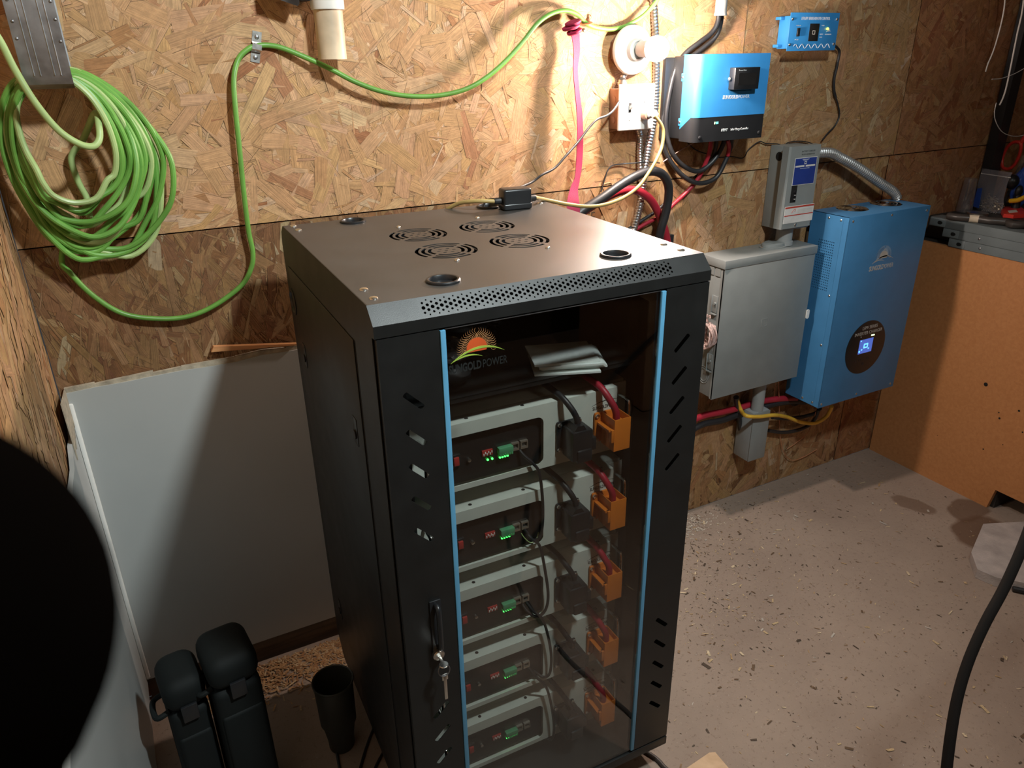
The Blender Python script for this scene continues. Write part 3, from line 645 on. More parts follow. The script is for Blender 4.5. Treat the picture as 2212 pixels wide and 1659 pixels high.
# ---------------------------------------------------------------- rack batteries (local: x across from centre, y back from the face, z up)
BH = .133
WHICH = ['topmost', 'second highest', 'middle', 'second lowest', 'lowest']
def bat_label(i): return 'pale rack battery with black and orange plugs, %s of five in the rack' % WHICH[i]
BZ = [.855 - .1778 * i for i in range(5)]
def rack_pt(x, y, z): return RACKM @ Vector((.3 + x, .1 + y, z))
def make_battery():
    t = thing('rack_battery', bat_label(0), 'battery', rack_pt(0, 0, BZ[0]), RZ, 'batteries in the rack cabinet', local=True)
    f = lambda a, b_, d: (a, d, b_)
    mb = MB(); mb.plate([(-.186, 0), (.186, 0), (.186, BH - .004), (.183, BH), (-.183, BH), (-.186, BH - .004)], [rrect(-.172, .0105, .0265, .1085, .013)], f, 0, .0015)
    mb.box((-.186, .0015, 0), (.186, .030, .0012)); mb.box((-.186, .0010, BH - .0014), (.186, .030, BH), .0006); mb.box((-.186, .0015, 0), (-.1845, .030, BH)); mb.box((.1845, .0015, 0), (.186, .030, BH))
    mb.build('faceplate', M['face'], t, ang=25)
    mb = MB(); mb.box((-.2205, .030, 0), (.2205, .43, BH), .001); mb.build('case', M['face'], t)
    for x0, x1 in ((-.241, -.186), (.186, .241)):
        mb = MB(); mb.box((x0, .024, .004), (x1, .027, BH - .004)); mb.build('rack_ear', M['face'], t)
    for x in (-.208, .208):
        mb = MB(); mb.tube([(x, .026, .103), (x, -.004, .104), (x, -.012, .098), (x, -.013, .060), (x, -.012, .022), (x, -.004, .016), (x, .026, .017)], .0040, seg=12, sub=5)
        mb.build('handle', M['chrome'], t)
    mb = MB(); mb.box((-.173, .012, .009), (.0275, .014, .110)); cp = mb.build('control_panel', M['panelblack'], t)
    mb = MB(); mb.box((-.094, .0085, .051), (-.073, .0125, .0625), .0006); ds = mb.build('dip_switch', M['dip'], cp)
    mb = MB()
    for k in range(6): mb.box((-.0922 + .0032*k, .0072, .0530 + .0032 * ((k * 5) % 2)), (-.0904 + .0032*k, .0087, .0570 + .0032 * ((k * 5) % 2)))
    mb.build('switch_lever', M['white'], cp)
    mb = MB(); mb.box((-.0635, .0015, .0500), (-.0345, .0125, .0625), .0012)
    for k in range(6): mb.box((-.0620 + .0046*k, .0005, .0470), (-.0590 + .0046*k, .0125, .0506))
    mb.build('terminal_block', M['terminal'], cp)
    for k in range(4):
        mb = MB(); mb.sphere((-.0585 + .0052*k, .0100, .0400), .0020, 12); mb.build('indicator_light', M['led'], cp)
    for x in (-.028, -.010):
        mb = MB(); mb.plate([(x - .0075, .048), (x + .0075, .048), (x + .0075, .064), (x - .0075, .064)], [[(x - .0055, .052), (x + .0055, .052), (x + .0055, .061), (x - .0055, .061)]], f, .0065, .0125); mb.build('network_port', M['rj'], cp)
    mb = MB(); mb.box((-.155, .006, .046), (-.137, .0125, .070), .001); mb.build('breaker', M['plastic'], cp)
    mb = MB(); mb.box((-.151, .0020, .050), (-.141, .0065, .066), .0008); mb.build('breaker_rocker', M['dip'], cp)
    mb = MB(); mb.lathe([(.0035, 0), (.0035, .006), (.0005, .007)], (-.120, .0125, .052), (0, -1, 0), 14); mb.build('reset_button', M['zinc'], cp)
    for x in (-.010, .164, -.120):
        mb = MB(); mb.lathe([(.0036, 0), (.0036, .0004), (.0018, .0006), (.0017, .0002), (.0002, .0001)], (x, .014, BH), (0, 0, 1), 16); mb.build('screw', M['plastic'], t)
    # black and orange sockets with corner screws
    for nm, x, m_ in (('negative_socket', .079, M['plastic']), ('positive_socket', .161, M['orange'])):
        mb = MB(); mb.box((x - .027, -.006, .028), (x + .025, 0, .091), .003, 2); so = mb.build(nm, m_, t)
        for dx, z in ((-.022, .085), (-.022, .034), (.020, .086)):
            mb = MB(); mb.lathe([(.0040, 0), (.0040, .0025), (.0010, .0035)], (x + dx, -.006, z), (0, -1, 0), 14); mb.build('screw', M['zinc'], so)
    m4 = Matrix.Rotation(PI/2, 4, 'X'); m4.translation = Vector((.160, -.0002, .098)); text('lettering', 'SUNGOLDPOWER', .0098, M['ink'], t, m4, .0002, .70, bold=.0001)
    mb = MB()
    def bl(p0, pc, p1, w):
        T = []; B = []
        for i in range(11):
            q = i / 10; x = (1-q)**2*p0[0] + 2*q*(1-q)*pc[0] + q*q*p1[0]; z = (1-q)**2*p0[1] + 2*q*(1-q)*pc[1] + q*q*p1[1]; h = w * math.sin(PI*q) + .00003
            T.append((x, z + h)); B.append((x, z - h))
        return T + B[::-1]
    mb.prism(bl((.130, .1040), (.158, .1150), (.190, .1085), .0006), f, -.0004, 0); mb.build('emblem', M['ink'], t, smooth_=False)
    return t
bat0 = make_battery(); bats = [bat0]
for i in range(1, 5): bats.append(dup(bat0, rack_pt(0, 0, BZ[i]), RZ, bat_label(i)))
# the topmost battery shows two more green lights
for k in range(2):
    for ch in bat0.children:
        if ch.name.startswith('control_panel'):
            mb = MB(); mb.sphere((-.0830 + .0090*k, .0100, .0420), .0022, 12); o = mb.build('indicator_light', M['led'], ch); OFF[o] = OFF[bat0]
# the plugs with their cables, one black and one red per battery
def make_plug(kind):
    blk = kind == 'black'
    t = thing('power_cable', '', 'cable', rack_pt(0, 0, BZ[0]), RZ, 'cables plugged into the batteries', local=True)
    x = .079 if blk else .161
    mb = MB()
    if blk:
        mb.box((x - .017, -.046, .024), (x + .026, -.0062, .084), .003); mb.box((x + .026, -.040, .036), (x + .038, -.0062, .062), .002)
        mb.box((x - .008, -.050, .020), (x + .024, -.012, .046), .004); mb.prism([(x - .012, .084), (x + .014, .084), (x + .008, .094), (x - .005, .094)], lambda a, b_, d: (a, d, b_), -.042, -.012)
        mb.build('plug', M['plastic'], t)
    else:
        x0, x1 = x - .012, x + .024
        for a, c in (((x0, -.050, .026), (x0 + .0018, -.0062, .092)), ((x1 - .0018, -.050, .026), (x1, -.0062, .092)), ((x0, -.050, .026), (x1, -.048, .092)), ((x0, -.050, .026), (x1, -.0062, .078))): mb.box(a, c, .0006)
        mb.box((x0 - .010, -.046, .068), (x0, -.0062, .072)); mb.box((x0 - .006, -.050, .046), (x0, -.042, .072), .0006); mb.box((x1, -.040, .048), (x1 + .008, -.0062, .070), .001); mb.box((x1, -.036, .040), (x1 + .004, -.010, .078), .001)
        mb.build('plug', M['orange'], t)
    mb = MB()
    if blk: mb.tube([(x + .004, -.026, .088), (x + .001, -.028, .104), (x - .008, -.022, .124), (x - .018, .0, .142), (x - .026, .05, .1495), (x - .03, .16, .1500), (x - .03, .40, .150)], .0058, seg=14)
    else: mb.tube([(x + .005, -.030, .080), (x + .002, -.031, .100), (x - .006, -.025, .120), (x - .016, -.002, .1425), (x - .022, .05, .1497), (x - .026, .16, .1500), (x - .026, .40, .150)], .0068, seg=14)
    mb.build('cable', M['cable' if blk else 'redcable'], t)
    return t
for kind, lab in (('black', 'black plug and cable'), ('red', 'orange plug with red cable')):
    p = make_plug(kind)
    for i in range(5):
        L_b = '%s in the %s of the five rack batteries' % (lab, WHICH[i])
        if i == 0: p['label'] = L_b
        else: dup(p, rack_pt(0, 0, BZ[i]), RZ, L_b)
# thin data cables looping from one battery to the next
def rk(pts): return [RACKM @ Vector(p) for p in pts]
data = [([(0.2803,0.108,0.9016),(0.2866,0.1,0.8912),(0.2987,0.092,0.8773),(0.3111,0.088,0.8542),(0.318,0.088,0.7934),(0.3181,0.088,0.7409),(0.312,0.088,0.7107),(0.3015,0.095,0.7032),(0.2921,0.104,0.718),(0.2874,0.1105,0.7263)], 'thin black data cable linking the two uppermost batteries'),
        ([(0.2901,0.108,0.7183),(0.2989,0.094,0.7058),(0.312,0.088,0.6889),(0.3224,0.086,0.6309),(0.3301,0.086,0.5645),(0.3237,0.086,0.5278),(0.3065,0.09,0.5149),(0.2894,0.098,0.5276),(0.2833,0.1105,0.5408)], 'thin black data cable looping down to the middle battery'),
        ([(0.2906,0.108,0.5458),(0.2991,0.092,0.5307),(0.3173,0.086,0.5063),(0.3306,0.086,0.4553),(0.3387,0.086,0.3947),(0.3356,0.088,0.3488),(0.323,0.096,0.3382),(0.3081,0.1105,0.3507)], 'thin black data cable from the middle battery to the fourth'),
        ([(0.2947,0.1105,0.3674),(0.305,0.092,0.3503),(0.3267,0.086,0.315),(0.3409,0.086,0.2466),(0.3473,0.086,0.1798),(0.3426,0.092,0.1428),(0.3312,0.1105,0.1414)], 'thin black data cable between the two lowest batteries')]
for pts, lab in data:
    mb = MB(); mb.tube(rk(pts), .0030, seg=10); tag(mb.build('data_cable', M['cable']), lab, 'cable', 'data cables between batteries')
for pts, lab in (([(0.282,0.108,0.7167),(0.2848,0.098,0.7102),(0.2938,0.092,0.7012),(0.306,0.092,0.7036),(0.3154,0.1,0.7128)], 'thin green wire loop at the second battery'), ([(0.2968,0.1,0.5134),(0.3033,0.092,0.5098),(0.3141,0.09,0.5118),(0.3238,0.09,0.5199)], 'thin green wire loop at the middle battery')):
    mb = MB(); mb.tube(rk(pts), .0010, seg=6); tag(mb.build('wire', M['palegreen']), lab, 'wire')
# on the shelf: booklets, a crumpled clear bag on a dark pouch, a ribbed hose
for k in range(5):
    mb = MB(); w, h = .120, .098; n = 8; dz = .0042 * k; rot = Matrix.Rotation(math.radians(-17 + (k * 37 % 9) - 4), 4, 'Z')
    prof = [(-w/2 + w*i/n, .0007*math.sin(i/n*PI)*(k % 2) + .0012*max(0, i/n - .7)) for i in range(n+1)]
    mb.prism([(x, z) for x, z in prof] + [(x, z + .0034) for x, z in reversed(prof)], lambda a, b_, d: rot @ Vector((a, d, b_)), -h/2, h/2)
    for v in mb.bm.verts: v.co = RACKM @ (v.co + Vector((.398 + .006*((k*3) % 4 - 2), .132 + .004*((k*2) % 3), 1.0424 + dz)))
    tag(mb.build('booklet', M['paper']), 'pale booklet on the rack shelf, %s of its stack' % ('bottom', 'second from the bottom', 'middle', 'second from the top', 'top')[k], 'booklet', 'booklets on the rack shelf')
mb = MB(); rnd = random.Random(5)
mb.sphere((.168, .15, 1.067), .05, 20, (.75, .8, .46))
for v in mb.bm.verts: v.co += Vector((rnd.uniform(-1, 1), rnd.uniform(-1, 1), rnd.uniform(-1, 1))) * .002
for v in mb.bm.verts: v.co = RACKM @ Vector((v.co.x, v.co.y, max(v.co.z, 1.0422)))
tag(mb.build('pouch', M['rubber']), 'dark pouch under a clear plastic bag on the rack shelf', 'pouch')
mb = MB(); bmesh.ops.create_icosphere(mb.bm, subdivisions=4, radius=.05, matrix=Matrix.Translation((.165, .15, 1.108)) @ Matrix.Diagonal((.8, .9, .30, 1)))
for v in mb.bm.verts: v.co += Vector((rnd.uniform(-1, 1), rnd.uniform(-1, 1), rnd.uniform(-1, 1))) * .0035
for v in mb.bm.verts: v.co = RACKM @ v.co
tag(mb.build('plastic_bag', M['bag'], smooth_=False), 'crumpled clear plastic bag behind the rack door glass', 'bag')
mb = MB(); flex(mb, rk([(.242, .30, 1.0560), (.247, .24, 1.0565), (.262, .20, 1.075), (.275, .20, 1.11), (.285, .22, 1.15), (.30, .25, 1.19)]), .0125, .008, .16); tag(mb.build('ribbed_hose', M['plastic']), 'black ribbed hose standing on the rack shelf', 'hose')
# ---------------------------------------------------------------- things on the back wall
def wbox(name, a, b_, m, parent, bev=.001): mb = MB(); mb.box(a, b_, bev); return mb.build(name, m, parent)
def wscrew(parent, p, r=.004, axis=(0, -1, 0), m=None, name='screw'):
    mb = MB(); mb.lathe([(r, 0), (r * .95, .0012), (r * .6, .0024), (.0003, .0028)], p, axis, 14); return mb.build(name, m or M['zinc'], parent)
# lamp holder and bulb
t = thing('lamp_holder', 'round white porcelain lamp holder on a wall box', 'lamp holder', (1.335, 0, 1.570))
mb = MB(); mb.prism([(1.335 + .052*math.cos(PI/8 + k*PI/4), 1.570 + .052*math.sin(PI/8 + k*PI/4)) for k in range(8)], lambda a, b_, d: (a, d, b_), -.0285, -.0005); mb.build('outlet_box', M['boxbrown'], t)
mb = MB(); mb.lathe([(.0605, 0), (.0605, .006), (.058, .010), (.050, .0115), (.030, .013), (.027, .015), (.0265, .030), (.023, .034), (.0215, .034), (.0205, .030)], (1.335, -.029, 1.570), (0, -1, 0), 56); mb.build('porcelain_base', M['porcelain'], t)
for dx, dz in ((-.034, -.022), (.018, .036)):
    mb = MB(); mb.box((1.335 + dx - .005, -.0408, 1.570 + dz - .002), (1.335 + dx + .005, -.0400, 1.570 + dz + .002), .0004); mb.build('mounting_slot', M['void'], t)
t = thing('light_bulb', 'glowing frosted bulb in the round porcelain wall holder', 'bulb', (1.339, -.064, 1.572))
mb = MB(); mb.lathe([(.0291, .055), (.0298, .062), (.0292, .073), (.0262, .082), (.0190, .090), (.0100, .0945), (.0003, .0955)], (1.339, -.064, 1.572), (0, -1, 0), 40); mb.build('glass_globe', M['bulb'], t)
mb = MB(); mb.lathe([(.0195, .001), (.0195, .010), (.0200, .022), (.0215, .036), (.0270, .048), (.0292, .0549)], (1.339, -.064, 1.572), (0, -1, 0), 40); mb.build('added_bulb_collar', M['white'], t)  # opaque collar added to hold the globe's light off the wall behind it
mb = MB(); mb.lathe([(.0130, 0), (.0130, .003), (.0125, .006)], (1.339, -.0600, 1.572), (0, -1, 0), 24); mb.build('screw_base', M['steel'], t)
# switch and outlet box
t = thing('switch_outlet_box', 'rusty metal box with a white switch and outlet cover plate', 'outlet', (1.340, 0, 1.37))
mb = MB(); mb.box((1.290, -.046, 1.375), (1.392, -.0005, 1.477), .002); bx = mb.build('metal_box', M['boxbrown'], t)
for z in (1.398, 1.45):
    mb = MB(); mb.lathe([(.009, 0), (.009, .0006), (.008, .0008), (.0003, .0008)], (1.290, -.022, z), (-1, 0, 0), 20); mb.build('knockout', M['boxbrown'], bx)
PX, PZ = 1.342, 1.4300
mb = MB(); mb.box((PX - .058, -.0555, PZ - .058), (PX + .058, -.0470, PZ + .058), .0035, 3); cp = mb.build('cover_plate', M['white'], t)
mb = MB(); mb.box((PX - .0275, -.0562, PZ - .012), (PX - .0185, -.0550, PZ + .012)); mb.build('switch_slot', M['void'], cp)
mb = MB(); mb.prism([(-.0555, PZ - .006), (-.0670, PZ + .002), (-.0670, PZ + .007), (-.0555, PZ + .005)], lambda a, b_, d: (d, a, b_), PX - .0262, PX - .0198); mb.build('toggle', M['white'], cp)
for dz in (.030, -.030): wscrew(cp, (PX - .023, -.0552, PZ + dz), .003, m=M['white'])
wscrew(cp, (PX + .023, -.0552, PZ), .003, m=M['white'])
for dz in (.0195, -.0195):
    mb = MB(); mb.prism(rrect(PX + .023 - .0165, PZ + dz - .0140, PX + .023 + .0165, PZ + dz + .0140, .009), lambda a, b_, d: (a, d, b_), -.0570, -.0550); so = mb.build('receptacle', M['white'], cp)
    mb = MB()
    for dx in (-.0064, .0064): mb.box((PX + .023 + dx - .0009, -.0573, PZ + dz - .001), (PX + .023 + dx + .0009, -.0568, PZ + dz + .0068))
    mb.cyl((PX + .023, -.0573, PZ + dz - .0070), (PX + .023, -.0568, PZ + dz - .0070), .0022, seg=10); mb.build('contact_slot', M['void'], so)
mb = MB(); mb.lathe([(.0105, 0), (.0105, .010), (.013, .010), (.013, .016), (.0105, .016), (.0105, .022)], (1.312, -.026, 1.477), (0, 0, 1), 20); mb.build('conduit_connector', M['zinc'], t)
# olive power cord: plug, run to the cord inlet on the black adapter, and on over the rack
ADX, ADY, ADZ = .500, .550, ZT
t = thing('extension_lead', 'olive power cord plugged in the white outlet and draped to the black adapter', 'cord', (1.37, -.06, 1.41))
mb = MB(); mb.lathe([(.0125, 0), (.0130, .010), (.0110, .020)], (PX + .023, -.0578, PZ - .0195), (0, -1, 0), 20); mb.build('plug', M['boxbrown'], t)
c_pts = [(PX + .023, -.077, PZ - .0195), (PX + .030, -.094, PZ - .0175)] + [(1.3615,-0.108,1.4108),(1.3782,-0.112,1.3929),(1.3885,-0.115,1.3691),(1.3829,-0.12,1.3344),(1.3593,-0.13,1.3012),(1.3266,-0.14,1.269),(1.2908,-0.15,1.2409),(1.2329,-0.17,1.2216),(1.1618,-0.19,1.2127),(1.0961,-0.205,1.2159),(1.029,-0.215,1.2298),(0.971,-0.225,1.2459)]
adr = RACKM @ Vector((ADX + .050, ADY, ADZ + .020))
mb = MB(); P0 = c_pts[:3]; mb.tube(spaced(P0, .002), .0095, seg=14, sub=1, rf=lambda i, t_, r: r * (1.0 if i % 2 else .84)); mb.build('strain_relief', M['grey2'], t)
mb = MB(); mb.tube(c_pts[2:] + [tuple(adr)], .0046, seg=12); mb.build('cord', M['olive'], t)
t = thing('power_adapter', 'black box power adapter on the back of the rack top', 'adapter', RACKM @ Vector((ADX, ADY, ADZ)), RZ - .10, local=True)
mb = MB(); mb.box((-.033, -.020, .0006), (.033, .020, .046), .005, 3); mb.build('case', M['plastic'], t)
mb = MB(); mb.box((-.034, -.0212, .0006), (.034, .0212, .0150), .004, 3); mb.build('base', M['plastic'], t)
for s_ in (-1, 1):
    mb = MB(); mb.lathe([(.0075, .030), (.0075, .047), (.0062, .050)], (0, 0, .020), (s_, 0, 0), 16); mb.build('strain_relief', M['rubber'], t)
mb = MB(); adl = RACKM @ Vector((ADX - .049, ADY + .004, ADZ + .020))
mb.tube([tuple(adl)] + [tuple(RACKM @ Vector(p)) for p in ((.425, .562, ZT + .022), (.405, .580, ZT + .020), (.385, .610, ZT + .012), (.365, .640, ZT - .010), (.352, .675, ZT - .06), (.345, .70, ZT - .16))], .0046, seg=12)
tag(mb.build('olive_lead', M['olive']), 'olive cord arching from the black adapter down behind the rack', 'cord')
mb = MB(); mb.tube([tuple(RACKM @ Vector(p)) for p in ((.466, .575, ZT + .014), (.450, .585, ZT + .016), (.440, .590, ZT + .006), (.438, .590, ZT - .03))], .0022, seg=8); tag(mb.build('thin_lead', M['cable']), 'thin black lead from the adapter into the rear cable hole', 'lead')
# two-tone lamp cord from the switch box down to the rack
mb = MB(); mb.tube([(1.296, -.048, 1.455)] + [(1.2559,-0.07,1.4274),(1.2278,-0.08,1.4156),(1.1928,-0.09,1.4089),(1.1615,-0.1,1.391),(1.119,-0.12,1.3627),(1.063,-0.15,1.3338),(1.0196,-0.17,1.3106),(0.9719,-0.19,1.3005),(0.9385,-0.2,1.2874)] + [tuple(RACKM @ Vector((.505, .585, ZT + .03))), tuple(RACKM @ Vector((.49, .60, ZT + .004)))], .0030, seg=10)
tag(mb.build('thin_lead', M['cable']), 'thin black cord running from the switch box down behind the adapter', 'cord')
# flexible metal conduits
mb = MB(); flex(mb, [(1.3992,-0.016,1.7207),(1.4108,-0.016,1.6671),(1.4229,-0.016,1.5896),(1.4299,-0.016,1.521),(1.4296,-0.02,1.4446),(1.4183,-0.03,1.3891),(1.4083,-0.03,1.3308),(1.4034,-0.024,1.2615),(1.4015,-0.02,1.19),(1.3906,-0.02,1.1315),(1.377,-0.02,1.0859),(1.3552,-0.02,1.0061)], .0112, .0082, .15); tag(mb.build('flexible_conduit', M['flexsteel']), 'bright ribbed metal conduit running down behind the bulb and the rack', 'conduit')
mb = MB(); flex(mb, [(1.375, -.02, 1.374)] + [(1.3892,-0.014,1.343),(1.3901,-0.014,1.3056),(1.3947,-0.014,1.261),(1.4022,-0.014,1.2217)], .0090, .0075, .15); tag(mb.build('flexible_conduit', M['flexsteel']), 'short ribbed conduit hanging in shadow under the switch box', 'conduit')
mb = MB(); flex(mb, [(1.312, -.026, 1.499), (1.318, -.022, 1.508), (1.326, -.018, 1.516)], .0088, .007, .12); tag(mb.build('flexible_conduit', M['flexsteel']), 'stub of conduit between the lamp holder and the switch box', 'conduit')
# grey conduit end with black cables
t = thing('conduit_pipe', 'grey plastic conduit end at the top edge above the blue controller', 'conduit', (1.66, -.035, 1.63))
mb = MB(); mb.lathe([(.0175, 0), (.0175, .004), (.0158, .010), (.0158, .22)], ([(1.6218,-0.035,1.652)][0]), (0, 0, 1), 28); mb.build('pipe', M['grey2'], t)
for pts, m_, r, lab in (
    ([(1.6135,-0.035,1.679),(1.6152,-0.035,1.6395),(1.6,-0.032,1.611),(1.5606,-0.028,1.5859),(1.526,-0.022,1.5633),(1.5029,-0.018,1.5369),(1.4885,-0.016,1.5019),(1.4772,-0.016,1.4486),(1.4706,-0.018,1.3942),(1.476,-0.02,1.3507),(1.4924,-0.03,1.3001),(1.5323,-0.035,1.2617),(1.585,-0.04,1.2425),(1.6272,-0.045,1.2635),(1.6537,-0.05,1.2975),(1.658,-0.06,1.3304)], 'cable', .0068, 'black cable sweeping from the grey conduit end, inner loop under the controller'),
    ([(1.6259,-0.032,1.6793),(1.6345,-0.025,1.6365),(1.625,-0.02,1.6019),(1.5904,-0.014,1.5742),(1.5505,-0.01,1.5489),(1.5182,-0.009,1.5212),(1.4926,-0.009,1.4838),(1.4746,-0.009,1.4302),(1.4654,-0.01,1.3755),(1.4713,-0.012,1.3252),(1.4959,-0.02,1.2758),(1.543,-0.03,1.2289),(1.6003,-0.035,1.206),(1.6549,-0.04,1.2182),(1.6806,-0.045,1.2622),(1.6919,-0.05,1.3041),(1.6825,-0.06,1.3315)], 'cable', .0068, 'black cable sweeping from the grey conduit end, outer loop under the controller'),
    ([(1.6058,-0.06,1.3311),(1.6122,-0.05,1.2938),(1.6093,-0.035,1.2506),(1.5958,-0.025,1.2132),(1.56,-0.016,1.1746),(1.5159,-0.014,1.1432),(1.4875,-0.014,1.1134)], 'redcable', .0062, 'red cable leaving the controller and passing down to the left'),
    ([(1.6312,-0.055,1.3291),(1.6383,-0.045,1.302),(1.6395,-0.03,1.2702),(1.6271,-0.016,1.239),(1.5974,-0.012,1.2181)], 'cable', .0058, 'short black cable end beside the red one under the controller'),
    ([(1.6634,-0.066,1.328),(1.679,-0.058,1.3057),(1.6843,-0.05,1.281)], 'redcable', .0062, 'red cable stub under the right side of the controller')):
    mb = MB(); mb.tube(pts, r, seg=12); tag(mb.build('power_lead', M[m_]), lab, 'cable', 'cables of the blue charge controller')
# thick battery cables rising behind the rack
for pts, m_, r, lab in (
    ([(1.122,-0.1,1.1675),(1.1533,-0.1,1.1861),(1.2083,-0.1,1.2099),(1.2703,-0.095,1.2377),(1.3263,-0.09,1.2568),(1.3763,-0.085,1.2645),(1.4209,-0.08,1.2528),(1.4486,-0.075,1.2219),(1.4574,-0.07,1.1855),(1.4554,-0.065,1.1389),(1.4465,-0.06,1.0921),(1.4442,-0.055,1.0436),(1.4464,-0.055,0.9735)], 'cable', .0125, 'thick black battery cable arching up behind the rack'),
    ([(1.1408,-0.07,1.1603),(1.1941,-0.06,1.178),(1.2541,-0.055,1.2013),(1.3111,-0.05,1.2129),(1.3625,-0.045,1.2076),(1.4117,-0.04,1.1815),(1.444,-0.036,1.146),(1.4707,-0.032,1.1047),(1.4891,-0.03,1.0678),(1.5022,-0.03,1.0171),(1.5103,-0.03,0.9442)], 'redcable', .0115, 'thick red battery cable arching up behind the rack'),
    ([(1.4996,-0.014,1.1326),(1.4667,-0.014,1.1156),(1.4254,-0.014,1.1024),(1.3847,-0.014,1.0866),(1.3525,-0.014,1.0713)], 'redcable', .0055, 'thin red cable crossing behind the thick black one'),
    ([(1.4917,-0.013,1.1536),(1.4577,-0.013,1.1327),(1.4169,-0.013,1.1154),(1.3764,-0.013,1.0982),(1.3445,-0.013,1.0815)], 'cable', .0050, 'thin black cable crossing behind the thick black one')):
    mb = MB(); mb.tube(pts, r, seg=14); tag(mb.build('battery_cable', M[m_]), lab, 'cable')
mb = MB(); a = [(1.476,-0.012,1.0617),(1.5221,-0.012,1.0336)]; mb.box((a[0][0], -.030, a[1][2] - .05), (a[1][0], -.001, a[0][2]), .002); tag(mb.build('wall_block', M['plastic']), 'small black block on the wall at the foot of the battery cables', 'block')
# solar charge controller
t = thing('charge_controller', 'blue and black solar charge controller with a small display', 'controller', (1.615, 0, 1.335))
mb = MB(); mb.box((1.462, -.014, 1.338), (1.768, -.0005, 1.550), .002); mb.box((1.490, -.062, 1.340), (1.748, -.014, 1.553), .003); mb.build('heat_sink', M['plastic'], t)
fx0, fx1, fz0, fz1, fy = 1.489, 1.746, 1.3345, 1.557, -.120
hood = [(fx0, -.058), (fx0, fy + .018)] + [(fx0 + .018 - .018*math.cos(a_), fy + .018 - .018*math.sin(a_)) for a_ in (PI/8, PI/4, 3*PI/8)] + [(fx0 + .018, fy), (fx1 - .006, fy), (fx1, fy + .006), (fx1, -.058)]
mb = MB(); mb.prism(hood, lambda a_, b_, d: (a_, b_, d), 1.399, fz1)
mb.prism([(-.1018, 1.3992), (-.058, 1.366), (-.058, 1.3992)], lambda a_, b_, d: (d, a_, b_), fx0, fx0 + .0015); mb.build('blue_cover', M['blue'], t)
mb = MB(); mb.prism([(p[0] + (.0006 if p[0] < 1.6 else -.0006), p[1] + (.0006 if p[1] < -.1 else 0)) for p in hood], lambda a_, b_, d: (a_, b_, d), fz0, 1.3988); mb.build('lower_cover', M['plastic'], t)
for p in ((fx0 + .022, fy, 1.347), (fx1 - .018, fy, 1.349)): wscrew(t, p, .0055, m=M['plastic'])
for z in (1.50, 1.385):
    mb = MB(); mb.box((fx0 - .001, -.066, z - .010), (fx0 + .002, -.052, z + .010), .001); mb.build('cover_tab', M['blue'], t); wscrew(t, (fx0 - .001, -.058, z), .004, (-1, 0, 0))
d0, d1 = [(1.5843,-0.135,1.5209),(1.6732,-0.135,1.4684)]
mb = MB(); mb.box((d0[0] + .012, -.142, d1[2] - .001), (d1[0] + .012, -.120, d0[2] + .002), .0015); dm = mb.build('remote_display', M['plastic'], t)
mb = MB(); mb.box((d0[0] + .026, -.1424, d1[2] + .010), (d1[0], -.1418, d0[2] - .012)); mb.build('display_window', M['panelblack'], dm)
wscrew(dm, (d0[0] + .006, -.128, (d0[2] + d1[2]) / 2), .005, (-1, -.3, 0))
text('lettering', 'Remote Meter', .0045, M['pale'], t, face_front((d0[0] + .038, -.1425, d0[2] - .005)), .0002)
text('lettering', 'SUNGOLD', .0125, M['pale'], t, face_front((1.6080, -.1203, 1.4475)), .0003, .78, 0, .0004, fit=.055)
text('lettering', 'POWER', .0125, M['pale'], t, face_front((1.6570, -.1203, 1.4475)), .0003, .78, 0, 0, fit=.039)
text('lettering', 'MPPT', .0095, M['pale'], t, face_front((1.597, -.1200, 1.3625)), .0004, .95, .25, .0004)
text('lettering', 'Solar Charge Controller', .0085, M['pale'], t, face_front((1.653, -.1200, 1.3625)), .0004, .78, 0)
for k in range(3):
    mb = MB(); mb.box((1.5590 + k*.0055, -.1202, 1.3800), (1.5615 + k*.0055, -.1190, 1.3860)); mb.build('indicator_light', M['ledcyan' if k else 'ledlime'], t)
# remote control panel
t = thing('remote_control_panel', 'small blue remote control panel with a dark window high on the wall', 'control panel', (1.97, 0, 1.560))
wbox('back_box', (1.878, -.0475, 1.566), (2.058, -.0005, 1.653), M['blue'], t, .002)
rx0, rx1, rz0, rz1 = 1.8705, 2.0690, 1.5600, 1.6610
wbox('front_plate', (rx0, -.0500, rz0), (rx1, -.0478, rz1), M['blue'], t, .0008)
for x in (rx0 + .008, rx1 - .009):
    for z in (rz0 + .017, rz1 - .017): wscrew(t, (x, -.0500, z), .0042)
for z in (rz0 + .014, rz1 - .014):
    mb = MB(); mb.box((1.862, -.022, z - .004), (1.878, -.0008, z + .004), .001); mb.build('mounting_tab', M['blue'], t)
cx, cz = [(1.9689,-0.05,1.6091)][0][0], 1.609
wbox('window', (cx - .0175, -.0506, cz - .0235), (cx + .0215, -.0498, cz + .0235), M['panelblack'], t, .0003)
mb = MB(); mb.plate(rrect(cx - .0045, cz - .0055, cx + .0065, cz + .0055, .001, 2), [rrect(cx - .0028, cz - .0038, cx + .0048, cz + .0038, .0008, 2)], lambda a_, b_, d: (a_, d, b_), -.0508, -.0505); mb.build('window_icon', M['dimink'], t)
sx = [(1.9055,-0.05,1.6081)][0][0]
wbox('rocker_switch', (sx - .005, -.0545, cz - .010), (sx + .005, -.0500, cz + .012), M['plastic'], t, .0008)
text('lettering', 'LFP/LFPV SERIES REMOTE CONTROL', .0110, M['pale'], t, face_front((1.972, -.0501, 1.6455)), .0003, .66)
